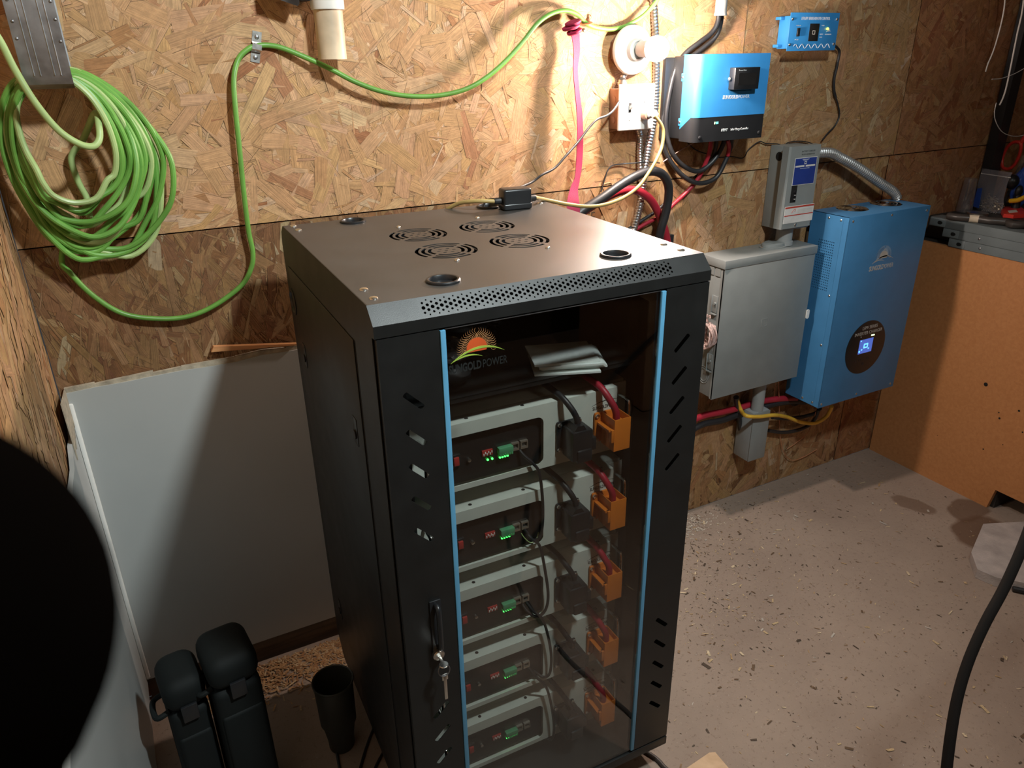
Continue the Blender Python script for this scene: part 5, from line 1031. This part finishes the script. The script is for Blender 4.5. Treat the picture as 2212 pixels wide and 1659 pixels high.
for k in range(n_l):
    q = (k + .3) / n_l; q = q ** .8; ph = rnd.uniform(0, 6.28); pts = []; dy = rnd.uniform(-.012, .012)
    for j, (a_, b_) in enumerate(zip(inner, outer)):
        v = Vector(a_).lerp(Vector(b_), q); ang = 2*PI*j/17
        wv = 0.010*math.sin(ang*2 + ph) + .006*math.sin(ang*3 + 2*ph)
        c0 = Vector((.03, v.y, 1.38)); dr = (v - c0); dr.y = 0; dr.normalize()
        low = max(0, -math.cos(ang)); v += dr * wv * (0.35 + low); v.z -= low * rnd.uniform(-.004, .022)
        v.y = min(-.008, v.y + dy * (.4 + low) + .008*math.sin(ang*2 + ph*1.7)); v.x = max(v.x, XL + .012); pts.append(v)
    mb = MB(); mb.tube(pts, .0057, seg=10, sub=5, closed=True); mb.build('coil_loop', M['green'] if k % 4 else M['palegreen'], t)
mb = MB(); mb.tube([(-0.0752,-0.16,1.6415),(-0.0597,-0.155,1.6012),(-0.0497,-0.15,1.5563),(-0.0327,-0.15,1.5033),(-0.0082,-0.145,1.455),(0.0192,-0.14,1.4288),(0.0405,-0.13,1.4216),(0.0536,-0.12,1.4316),(0.0584,-0.11,1.4529),(0.0566,-0.08,1.476),(0.026,-0.03,1.4274),(0.0024,-0.02,1.4018),(-0.0043,-0.02,1.3828),(-0.0008,-0.02,1.3439),(0.0068,-0.02,1.3111),(0.004,-0.03,1.2756)], .0062, seg=12); mb.build('loose_end', M['palegreen'], t)
# bent metal hook carrying the coil
t = thing('bent_hook', 'bent strip of grey metal serving as a hook for the green coil', 'hook', (-.005, 0, 1.52))
h0, h1, h2, h3 = [(-0.0326,-0.128,1.6643),(0.0378,-0.128,1.6652),(-0.045,-0.128,1.5243),(0.0314,-0.128,1.5233)]
x0_, x1_ = -.042, .034; mb = MB()
prof = [(-.0006, 1.93), (-.0006, 1.58), (-.012, 1.545), (-.05, 1.527), (-.10, 1.522), (-.122, 1.530), (-.128, 1.548), (-.128, 1.74)]
inn = [(-.0022, 1.93), (-.0022, 1.581), (-.0134, 1.5464), (-.0505, 1.5287), (-.0995, 1.5238), (-.1208, 1.5312), (-.1264, 1.5484), (-.1264, 1.74)]
mb.prism(prof + inn[::-1], lambda a_, b_, d: (d - .06 * (b_ - 1.53) * .15, a_, b_), x0_, x1_); mb.build('strip', M['steel'], t)
for dx in (.018, .028, .050, .060):
    mb = MB(); mb.tube([(x0_ + dx, -.1282, 1.545), (x0_ + dx - .001, -.1282, 1.64), (x0_ + dx - .002, -.1282, 1.74)], .0012, seg=6); mb.build('rib', M['steel'], t)
for dx, z in ((.006, 1.665), (.070, 1.663), (.006, 1.605), (.071, 1.600), (.006, 1.632), (.071, 1.635)): wscrew(t, (x0_ + dx, -.128, z), .0026, m=M['steel'])
wbox('white_tag', (x0_ + .050, -.1302, 1.668), (x0_ + .074, -.1282, 1.72), M['white'], t, .0006)
# split of pine on top of the white board, screw heads and a scrawled mark on the boards
mb = MB(); a = [(0.1828,-0.012,0.9426),(0.19,-0.012,0.9551),(0.3796,-0.012,0.926),(0.3791,-0.012,0.9224)]; mb.prism([(p[0], p[2]) for p in a], fd, -.022, -.010); tag(mb.build('wood_splinter', M['splinter']), 'orange split of wood lying on the top edge of the white board', 'splinter')
mk = [(1.2407,-0.0045,1.1383)][0]; text('mark', 'GE .', .040, M['darkwood'], None, face_front(mk), .0004, .8); bpy.data.objects['mark'].name = 'board_mark'; tag(bpy.data.objects['board_mark'], 'dark letters stamped on the lower board behind the rack corner', 'stamp')
# ---------------------------------------------------------------- work bench at the right with beams and small tools on it
t = thing('base_cabinet', 'work bench base with an orange brown particle board end', 'cabinet', (3.1, -.33, 0))
mb = MB(); mb.prism([(-.006, 0), (-.515, 0), (-.528, .083), (-.640, .083), (-.640, .904), (-.006, .904)], lambda a, b_, d: (d, a, b_), XR, XR + .018); mb.build('end_panel', M['bench'], t, ang=20)
mb = MB(); mb.box((XR + .018, -.62, .085), (3.9, -.006, .902)); mb.box((XR + .019, -.53, 0), (3.9, -.50, .085)); mb.build('carcass', M['darkbench'], t)
mb = MB()
for y, z, r in ((-.40, .455, .0075), (-.475, .352, .004), (-.468, .372, .0025), (-.53, .405, .004), (-.45, .215, .003), (-.51, .262, .002), (-.275, .19, .0015), (-.56, .335, .003)):
    mb.lathe([(r, 0), (r * .8, .0006), (.0002, .0006)], (XR - .0001, y, z), (-1, 0, 0), 12)
mb.build('nail_hole', M['void'], t)
mb = MB(); mb.box((2.762, -.66, .9045), (3.95, -.004, .985), .003); mb.build('work_top', M['darkbench'], t)
for k, (y0, z0) in enumerate(((-.150, .905), (-.122, .9365), (-.066, .968))):
    t = thing('steel_beam', 'grey painted steel shelf beam on the bench, %s of the stack of three' % ('bottom', 'middle', 'top')[k], 'beam', (2.72, -.7, z0), 0, 'shelf beams on the bench')
    x0 = XR - .003 - .002*k
    mb = MB(); mb.box((x0, -1.25, z0), (x0 + .002, y0, z0 + .031), .0006); mb.box((x0, -1.25, z0 + .0295), (x0 + .062, y0, z0 + .0310), .0006); mb.box((x0, -1.25, z0), (x0 + .062, y0, z0 + .0012), .0004); mb.build('rail', M['beam'], t)
    mb = MB(); mb.box((x0 - .0018, y0 - .060, z0 + .002), (x0, y0, z0 + .0295), .0008); ep = mb.build('end_plate', M['beam'], t)
    mb = MB(); mb.prism([(y0 - .037 + .007*math.cos(q) * (1 if math.cos(q) > 0 else 1.7), z0 + .015 + .0065*math.sin(q)) for q in [2*PI*i/16 for i in range(16)]], lambda a, b_, d: (d, a, b_), x0 - .0022, x0 - .0017); mb.build('keyhole_slot', M['void'], ep)
    if k < 2: wscrew(t, (x0, y0 - .115 - .02*(k == 1) , z0 + .016), .0045, (-1, 0, 0), M['steel'])
ZW = .9855
def rest(name, label, cat, loc): return thing(name, label, cat, loc)
cp_ = [(2.9648,0.0264,0.9855)][0]
t = rest('plastic_cup', 'clear plastic cup standing on the bench beside the blue inverter', 'cup', (2.915, -.036, ZW))
mb = MB(); mb.lathe([(.0005, .001), (.028, .001), (.0285, .003), (.0215, .125), (.0205, .125), (.0275, .004), (.0005, .0025)], (2.915, -.036, ZW), (0, 0, 1), 36); mb.build('shell', M['cupclear'], t)
t = rest('tin_lid', 'small shiny tin lid on the bench in front of the bag of screws', 'lid', (2.890, -.088, ZW))
mb = MB(); mb.lathe([(.034, 0), (.036, .002), (.036, .010), (.034, .012), (.031, .0105), (.0003, .0105)], (2.890, -.105, ZW), (0, 0, 1), 36); mb.build('disc', M['zinc'], t)
# zip bag with screws
t = rest('screw_bag', 'clear zip bag of bright screws with a blue patch on the bench', 'bag', (3.0, -.06, ZW))
B0 = Vector((2.990, -.022, ZW)); ex = Vector((-.12, -.99, 0)).normalized(); ey = Vector((.99, -.12, 0)).normalized()
def bagp(u, v, d): return B0 + ex * u + Vector((0, 0, v)) + ey * d
NB = 10
mb = MB()
for sgn in (-1, 1):
    g = [[mb.bm.verts.new(bagp(-.002 + .118 * (i/NB) * (1 + .12 * max(0, j/NB - .7)) - .006*(j/NB) - .006 * math.sin(PI*j/NB), .002 + .150 * j/NB, .012 + sgn * .021 * math.sin(PI * i/NB) * (1 - (j/NB)**2) + .0015*math.sin(i*2.3 + j*1.7))) for i in range(NB+1)] for j in range(NB+1)]
    for j in range(NB):
        for i in range(NB): mb.bm.faces.new((g[j][i], g[j][i+1], g[j+1][i+1], g[j+1][i]))
mb.build('film', M['bag'], t)
mb = MB(); mb.box((0, 0, 0), (.122, .002, .003)); 
for v in mb.bm.verts: v.co = bagp(v.co.x - .008, v.co.z + .132, v.co.y + .011)
mb.build('zip_seal', M['white'], t)
mb = MB(); mb.prism([(.002, .012), (.032, .010), (.026, .085), (.004, .080)], lambda a, b_, d: bagp(a, b_, -.004 - .15*a + d), 0, .001); mb.build('blue_patch', M['bluebag'], t)
mb = MB(); rnd = random.Random(12)
for k in range(90):
    c = bagp(rnd.uniform(.030, .100), .006 + abs(rnd.gauss(0, .022)), .012 + rnd.uniform(-.011, .011)); d = Vector((rnd.uniform(-1, 1), rnd.uniform(-1, 1), rnd.uniform(-.7, .7))).normalized() * rnd.uniform(.008, .016)
    mb.cyl(c - d, c + d, .0014, seg=6); mb.cyl(c + d, c + d * 1.08, .0032, seg=8)
sc_ = mb.build('screw_fill', M['screws'], t); sc_['kind'] = 'stuff'
mb = MB(); bmesh.ops.create_icosphere(mb.bm, subdivisions=3, radius=.04, matrix=Matrix.Translation((3.120, -.110, ZW + .082)) @ Matrix.Diagonal((1.2, .7, 2.0, 1)))
rnd = random.Random(2)
for v in mb.bm.verts: v.co += Vector((rnd.uniform(-1, 1), rnd.uniform(-1, 1), rnd.uniform(-1, 1))) * .004
for v in mb.bm.verts: v.co.z = max(v.co.z, ZW + .0005)
tag(mb.build('foil_packet', M['bluebag'], smooth_=False), 'crinkled blue packet behind the bag of screws', 'packet')
# bent foam-covered tube with a band of tape, on the top beam
ZT_ = .9995
t = rest('foam_tube', 'dark curved foam tube with a strip of pale tape lying on the beams', 'tube', (2.75, -.17, ZT_))
pp_ = [(2.6737,-0.1279,1.012),(2.6757,-0.1579,1.012),(2.6889,-0.1851,1.012),(2.7073,-0.2153,1.012),(2.7173,-0.2583,1.012),(2.7408,-0.2998,1.012),(2.7359,-0.3494,1.012)]
mb = MB(); mb.tube(pp_ + [(3.05, -.42, 1.012)], .0125, seg=18, rf=lambda i, q, r: r * (.55 if i == 0 else .85 if i == 1 else 1)); mb.build('tube', M['foam'], t)
mb = MB(); mb.tube([(2.6922,-0.1966,1.012),(2.6985,-0.2042,1.012),(2.7041,-0.2124,1.012),(2.7089,-0.2209,1.012)], .0131, seg=18, sub=3); mb.build('tape_band', M['tape'], t)
# scissors, grips and a red tag at the frame's edge
t = rest('scissors', 'red handled scissors leaning upright among the tools on the bench', 'scissors', (3.11, -.2, ZW))
sp = [(3.11,-0.0289,1.1336),(3.11,-0.0177,1.1565),(3.11,-0.0188,1.1876),(3.11,-0.0297,1.2141),(3.11,-0.0502,1.2294),(3.11,-0.0708,1.2295),(3.11,-0.0784,1.2135),(3.11,-0.0768,1.1798),(3.11,-0.0675,1.1483),(3.11,-0.0509,1.1309)]
mb = MB(); mb.tube([(p[0] + .004*math.sin(i), p[1], p[2]) for i, p in enumerate(sp)], .0060, seg=10, sub=5, closed=True); mb.tube([(3.11,-0.0708,1.2228),(3.11,-0.0849,1.2539),(3.11,-0.1053,1.2783),(3.11,-0.1427,1.2488)], .0080, seg=10); mb.build('handle', M['scissor'], t)
mb = MB(); e0 = [(3.11,-0.0881,1.1692)][0]; mb.prism([(e0[1] - .02, e0[2] + .02), (e0[1] - .004, e0[2] + .015), (e0[1] + .030, ZW + .002), (e0[1] + .018, ZW + .002)], lambda a, b_, d: (d, a, b_), 3.108, 3.112); mb.build('blade', M['zinc'], t)
t = rest('pliers', 'black ball handled tool with yellow grip on the bench', 'tool', (3.06, -.23, ZW))
p0 = [(3.06,-0.1024,1.0951),(3.06,-0.1379,1.0641),(3.06,-0.1411,1.0183)]
mb = MB(); mb.sphere(p0[0], .026, 24, (1, 1, 1.05)); mb.sphere(p0[1], .017, 20, (1, .7, 1.3)); mb.cyl(p0[1], (p0[2][0], p0[2][1], ZW + .001), .010, .016, seg=16); mb.build('head', M['plastic'], t)
mb = MB(); yp = [(3.03,-0.1335,1.0304),(3.03,-0.1607,1.038),(3.03,-0.192,1.0595),(3.03,-0.2311,1.085)]; mb.tube(yp, .0125, seg=12, flat=.7); mb.build('grip', M['toolyellow'], t)
t = rest('red_tag', 'flat red plastic tag with faint print lying on the bench', 'tag', (2.95, -.24, ZW))
rp_ = [(2.9896,-0.1304,1.003),(3.0545,-0.1065,1.003),(3.1088,-0.13,1.003),(2.9911,-0.2342,1.003),(2.9273,-0.2141,1.003),(2.9135,-0.1855,1.003)]
mb = MB(); mb.prism([(p[0], p[1]) for p in rp_], lambda a, b_, d: (a, b_, d), .9900, 1.003); mb.build('plate', M['scissor'], t)
mb = MB(); r2 = [(2.9816,-0.1593,1.0034),(3.0236,-0.1649,1.0034),(2.9868,-0.1935,1.0034),(2.9442,-0.1871,1.0034)]; mb.prism([(p[0], p[1]) for p in r2], lambda a, b_, d: (a, b_, d), 1.0030, 1.0034); mb.build('print', M['sticker_white'], t)
mb = MB(); mb.box((2.92, -.36, ZW), (3.16, -.19, .9895), .001); tag(mb.build('tool_tray', M['plastic']), 'flat black tray under the red tag', 'tray')
# shelf upright in the corner with strings hanging
mb = MB(); u0, u1 = 3.018, 3.072
mb.prism([(u0, 0), (u1, 0), (u1, 1), (u0, 1)], lambda a, b_, d: (a, d, .9855 + (ZC - .99) * b_), -.040, -.004); tag(mb.build('shelf_upright', M['plastic']), 'dark upright post in the far right corner behind the bench', 'post')
for pts, r, lab in (
    ([(2.8212,-0.06,1.745),(2.839,-0.06,1.6902),(2.8439,-0.06,1.6411),(2.8412,-0.06,1.5912),(2.834,-0.06,1.545),(2.8207,-0.06,1.5072),(2.8176,-0.06,1.4822)], .0022, 'short white string hanging left of the dark corner post'),
    ([(2.8619,-0.1,1.743),(2.8796,-0.1,1.6677),(2.8812,-0.1,1.6044),(2.885,-0.1,1.5469),(2.8899,-0.1,1.4735),(2.8907,-0.1,1.4211),(2.8846,-0.1,1.391),(2.876,-0.1,1.373)], .0026, 'long white string hanging in front of the dark corner post'),
    ([(2.8208,-0.12,1.3838),(2.8245,-0.12,1.3489),(2.8478,-0.12,1.3172),(2.8929,-0.12,1.2853),(2.9491,-0.12,1.2678),(3.0066,-0.12,1.2628),(3.0688,-0.12,1.2688)], .0013, 'thin white string curling above the scissors'),
    ([(2.7828,-0.11,1.4603),(2.8265,-0.11,1.4606),(2.8756,-0.11,1.4681),(2.9235,-0.11,1.4802),(2.9816,-0.11,1.5012)], .0012, 'thin white string crossing the corner post')):
    mb = MB(); mb.tube(pts, r, seg=8); tag(mb.build('string', M['string']), lab, 'string')

# ---------------------------------------------------------------- floor things
# wood crumbs scattered on the floor: nobody could count them
mb = MB(); rnd = random.Random(31); cl = mb.bm.loops.layers.float_color.new('Col'); uvl = mb.bm.loops.layers.uv.new('UVMap')
def chip(x, y, L, w, th, z, colr):
    c, s_ = math.cos(th), math.sin(th); tilt = rnd.uniform(-.0010, .0010)
    v = [mb.bm.verts.new((x + a*c - b_*s_, y + a*s_ + b_*c, z + (tilt if a > 0 else -tilt) + .0012)) for a, b_ in ((-L, -w), (L, -w*rnd.uniform(.4, 1)), (L*rnd.uniform(.7, 1), w), (-L*rnd.uniform(.8, 1), w*rnd.uniform(.5, 1)))]
    f = mb.bm.faces.new(v)
    for lp in f.loops: lp[cl] = (*colr, 1); lp[uvl].uv = (lp.vert.co.x, lp.vert.co.y)
CH = [(.62, .46, .27), (.70, .56, .38), (.50, .33, .17), (.16, .10, .06), (.10, .07, .05), (.30, .19, .11), (.55, .50, .44)]
for k in range(5200):
    x = rnd.uniform(.95, 2.62); y = rnd.uniform(-1.65, -.02)
    if rnd.random() < .45: x = rnd.gauss(1.5, .25); y = -abs(rnd.gauss(.0, .35)) - .03
    if not (.95 < x < 2.66 and -1.7 < y < -.01): continue
    s_ = rnd.expovariate(1/.0016) + .0008; chip(x, y, min(s_, .014), min(s_, .014) * rnd.uniform(.18, .5), rnd.uniform(0, PI), .0004, rnd.choices(CH, (2, 1.3, 2.5, 4, 4, 3, 1))[0])
for k in range(420):
    x = rnd.gauss(1.62, .07); y = -.075 + rnd.gauss(0, .03)
    if y < -.01: chip(x, y, rnd.uniform(.002, .005), rnd.uniform(.0008, .0018), rnd.uniform(0, PI), .0006, (.75, .68, .58))
for k in range(60):
    x = rnd.uniform(1.0, 2.5); y = rnd.uniform(-1.5, -.15); chip(x, y, rnd.uniform(.006, .014), rnd.uniform(.002, .0045), rnd.uniform(0, PI), .0009, rnd.choice(CH[:3] + [CH[6]]))
for k in range(1500):
    x = rnd.uniform(.0, .42); y = -.03 - abs(rnd.gauss(.04, .05)); chip(x, y, rnd.uniform(.004, .012), rnd.uniform(.0012, .003), rnd.uniform(0, PI), .0006 + rnd.uniform(0, .006) * math.exp(-((x - .16)/.1)**2), rnd.choice([(.50, .27, .12), (.58, .34, .16), (.40, .20, .09), (.62, .44, .26)]))
tag(mb.build('wood_crumbs', M['osb'], smooth_=False), 'scattered wood chips and crumbs on the dusty floor', 'wood chips', kind='stuff')
bd = [(0.9663,-0.8629,0.012),(1.0617,-0.8537,0.012),(1.0754,-0.8595,0.012),(1.0718,-0.95,0.012),(0.9939,-0.9743,0.012)]
mb = MB(); mb.prism([(p[0], p[1]) for p in bd], lambda a, b_, d: (a, b_, d), .0006, .0125); tag(mb.build('wood_offcut', M['board']), 'tan wood offcut on the floor at the bottom edge by the rack', 'board')
mb = MB(); mb.tube([(.86, -.66, .005), (.915, -.74, .005)] + [(0.9374,-0.786,0.005),(0.9441,-0.8116,0.005),(0.9462,-0.8372,0.005)] + [(.965, -.92, .005), (.958, -1.0, .005), (.932, -1.12, .005), (.908, -1.29, .005), (.93, -1.6, .005), (1.05, -1.95, .005)], .0055, seg=10); tag(mb.build('loose_cable', M['foam']), 'brown cord emerging on the floor from under the rack', 'cord')
mb = MB(); q_ = [(2.33, -.68), (2.262, -.745), (2.275, -.80), (2.300, -.825), (2.42, -.98), (2.75, -.98), (2.75, -.70), (2.52, -.60)]
mb.prism(q_, lambda a, b_, d: (a, b_, d), .001, .034); tag(mb.build('floor_pad', M['mat']), 'pale grey felt pad on the floor at the right edge behind the hose', 'pad')
mb = MB(); mb.tube([(2.30, -.84, .010), (2.36, -.915, .010), (2.44, -1.02, .010), (2.50, -1.12, .010)], .009, seg=10); tag(mb.build('loose_cable', M['rubber']), 'black cable lying along the near edge of the grey pad', 'cable')
hs = [(1.2936,-1.2712,0.9985),(1.2317,-1.2913,0.944),(1.1968,-1.3021,0.9113),(1.1603,-1.3149,0.8729),(1.1165,-1.3273,0.8279),(1.0717,-1.3368,0.7875),(1.0316,-1.3487,0.7473),(0.9989,-1.3633,0.7091),(0.9707,-1.3814,0.6686),(0.942,-1.4049,0.617),(0.9139,-1.4341,0.5545)]
e = hs[-1]
mb = MB(); mb.tube([(2.745, -1.10, 1.013), (2.70, -1.11, 1.013), (2.55, -1.15, 1.02), (2.1, -1.22, 1.03)] + hs + [(e[0] - .01, e[1] - .03, max(.25, e[2] - .15)), (e[0] - .02, e[1] - .08, .10), (e[0] + .03, e[1] - .22, .013), (e[0] + .25, e[1] - .42, .013)], .0075, seg=14); tag(mb.build('black_cable', M['hose']), 'black cable hanging in the foreground at the lower right', 'cable')

# ---------------------------------------------------------------- lower left: dark cases and mug
def dark_case(label, cx, cy, wx, wy, h, handle):
    t = thing('storage_case', label, 'case', (cx, cy, 0), .12, 'dark upright cases at the left')
    mb = MB(); x0, y0 = cx - wx/2, cy - wy/2
    mb.box((x0, y0, .001), (cx + wx/2, cy + wy/2, h - .075), .018, 4); mb.box((x0 + .006, y0 - .004, .05), (cx + wx/2 - .006, y0 + .02, h - .14), .008, 3); mb.build('body', M['darkcase'], t)
    mb = MB(); mb.box((x0 - .003, y0 - .003, h - .078), (cx + wx/2 + .003, cy + wy/2 + .003, h), .030, 5); mb.build('lid', M['darkcase'], t)
    mb = MB(); mb.box((cx - .016, y0 - .009, h - .095), (cx + .016, y0 - .001, h - .055), .002); mb.build('latch', M['plastic'], t)
    if handle:
        mb = MB(); mb.tube([(x0 + .004, cy + .02, h - .075), (x0 - .020, cy + .016, h - .082), (x0 - .022, cy - .03, h - .085), (x0 + .004, cy - .034, h - .078)], .006, seg=10); mb.build('handle', M['darkcase'], t)
dark_case('dark upright case with a rounded lid, the taller one nearer the rack', .072, -.42, .098, .13, .45, True)
dark_case('dark upright case with a rounded lid in the corner by the white board', -.026, -.40, .078, .12, .41, True)
mb = MB(); mb.lathe([(.026, 0), (.030, .004), (.030, .018), (.024, .022), (.0003, .022)], (.105, -.545, .001), (0, 0, 1), 28); tag(mb.build('red_disc', M['darkred']), 'dark red round disc on the floor at the bottom left', 'disc')
t = thing('tumbler', 'dark enamel tumbler with a rolled rim standing left of the rack', 'tumbler', (.284, -.395, .001))
mb = MB(); mb.lathe([(.030, 0), (.031, .004), (.033, .07), (.043, .085), (.046, .205), (.0485, .207), (.0495, .211), (.0480, .214), (.0455, .212), (.0425, .195), (.0405, .09), (.029, .008), (.0003, .007)], (.284, -.395, .0012), (0, 0, 1), 44); mb.build('cup', M['mug'], t)
for pts, lab in (([(0.2733,-0.3172,0.004),(0.2686,-0.3787,0.004),(0.2622,-0.4358,0.004),(0.2526,-0.5021,0.004)], 'thin black cord on the floor under the tumbler'), ([(0.3983,-0.3514,0.004),(0.3527,-0.4084,0.004),(0.3189,-0.459,0.004),(0.2835,-0.5188,0.004)], 'thin black cord on the floor between tumbler and rack'), ([(0.3944,-0.4465,0.004),(0.3661,-0.4695,0.004),(0.3377,-0.4985,0.004),(0.3124,-0.5343,0.004)], 'thin black cord on the floor close to the rack corner')):
    mb = MB(); mb.tube(pts, .0035, seg=8); tag(mb.build('loose_cable', M['rubber']), lab, 'cord')

# dark sleeve very near the lens, out of focus
fc = [(0.0261,-1.6871,1.5094)][0]; bk = Vector(CAM_LOC)
mb = MB(); dirv = (Vector(fc) - bk).normalized(); right = Vector([r[0] for r in CAM_R]); up = Vector([r[1] for r in CAM_R]); fwd = -Vector([r[2] for r in CAM_R])
ax = (right * -.86 + up * -.42 + fwd * -.10).normalized(); e1 = ax.cross(fwd).normalized(); e2 = ax.cross(e1)
c0 = Vector(fc); rings = []; RS = .0285
for i in range(24):
    if i < 12: q = i / 11; rr = RS * math.sin(q * PI/2) + .0002; h = -RS * math.cos(q * PI/2)
    else: q = (i - 11) / 12; rr = RS * (1 + .25*q); h = .34 * q
    ring = []
    for k in range(28):
        th = 2*PI*k/28; wr = 1 + .02*math.sin(5*th + 3*q) * (i > 6)
        ring.append(mb.bm.verts.new(c0 + ax * h + e1 * (math.cos(th) * rr * wr) + e2 * (math.sin(th) * rr * wr)))
    rings.append(ring)
for A, B in zip(rings, rings[1:]):
    for k in range(28): mb.bm.faces.new((A[k], A[(k+1) % 28], B[(k+1) % 28], B[k]))
mb.bm.faces.new(list(reversed(rings[0]))); mb.bm.faces.new(rings[-1])
tag(mb.build('dark_sleeve', M['sleeve']), 'dark rounded sleeve-like shape out of focus at the left edge, close to the camera', 'sleeve')

# behind the camera, seen only as reflections in the rack's glass door
t = thing('cardboard_carton', 'open brown cardboard carton reflected in the rack door glass', 'carton', (2.35, -2.75, 0))
mb = MB()
for a, c in (((2.0, -3.05, .001), (2.7, -3.044, .55)), ((2.0, -2.456, .001), (2.7, -2.45, .55)), ((2.0, -3.044, .001), (2.006, -2.456, .55)), ((2.694, -3.044, .001), (2.7, -2.456, .55)), ((2.0, -3.05, .001), (2.7, -2.45, .007))): mb.box(a, c)
mb.build('box', M['carton'], t)
for s_, (p, q) in enumerate((((2.0, -2.45), (2.7, -2.45)), ((2.0, -3.05), (2.0, -2.45)))):
    mb = MB(); o = Vector((0, .24, .12)) if s_ == 0 else Vector((-.22, 0, .14))
    A, B = Vector((*p, .55)), Vector((*q, .55)); mb.quad(A, B, B + o, A + o); ob = mb.build('flap', M['carton'], t, smooth_=False)
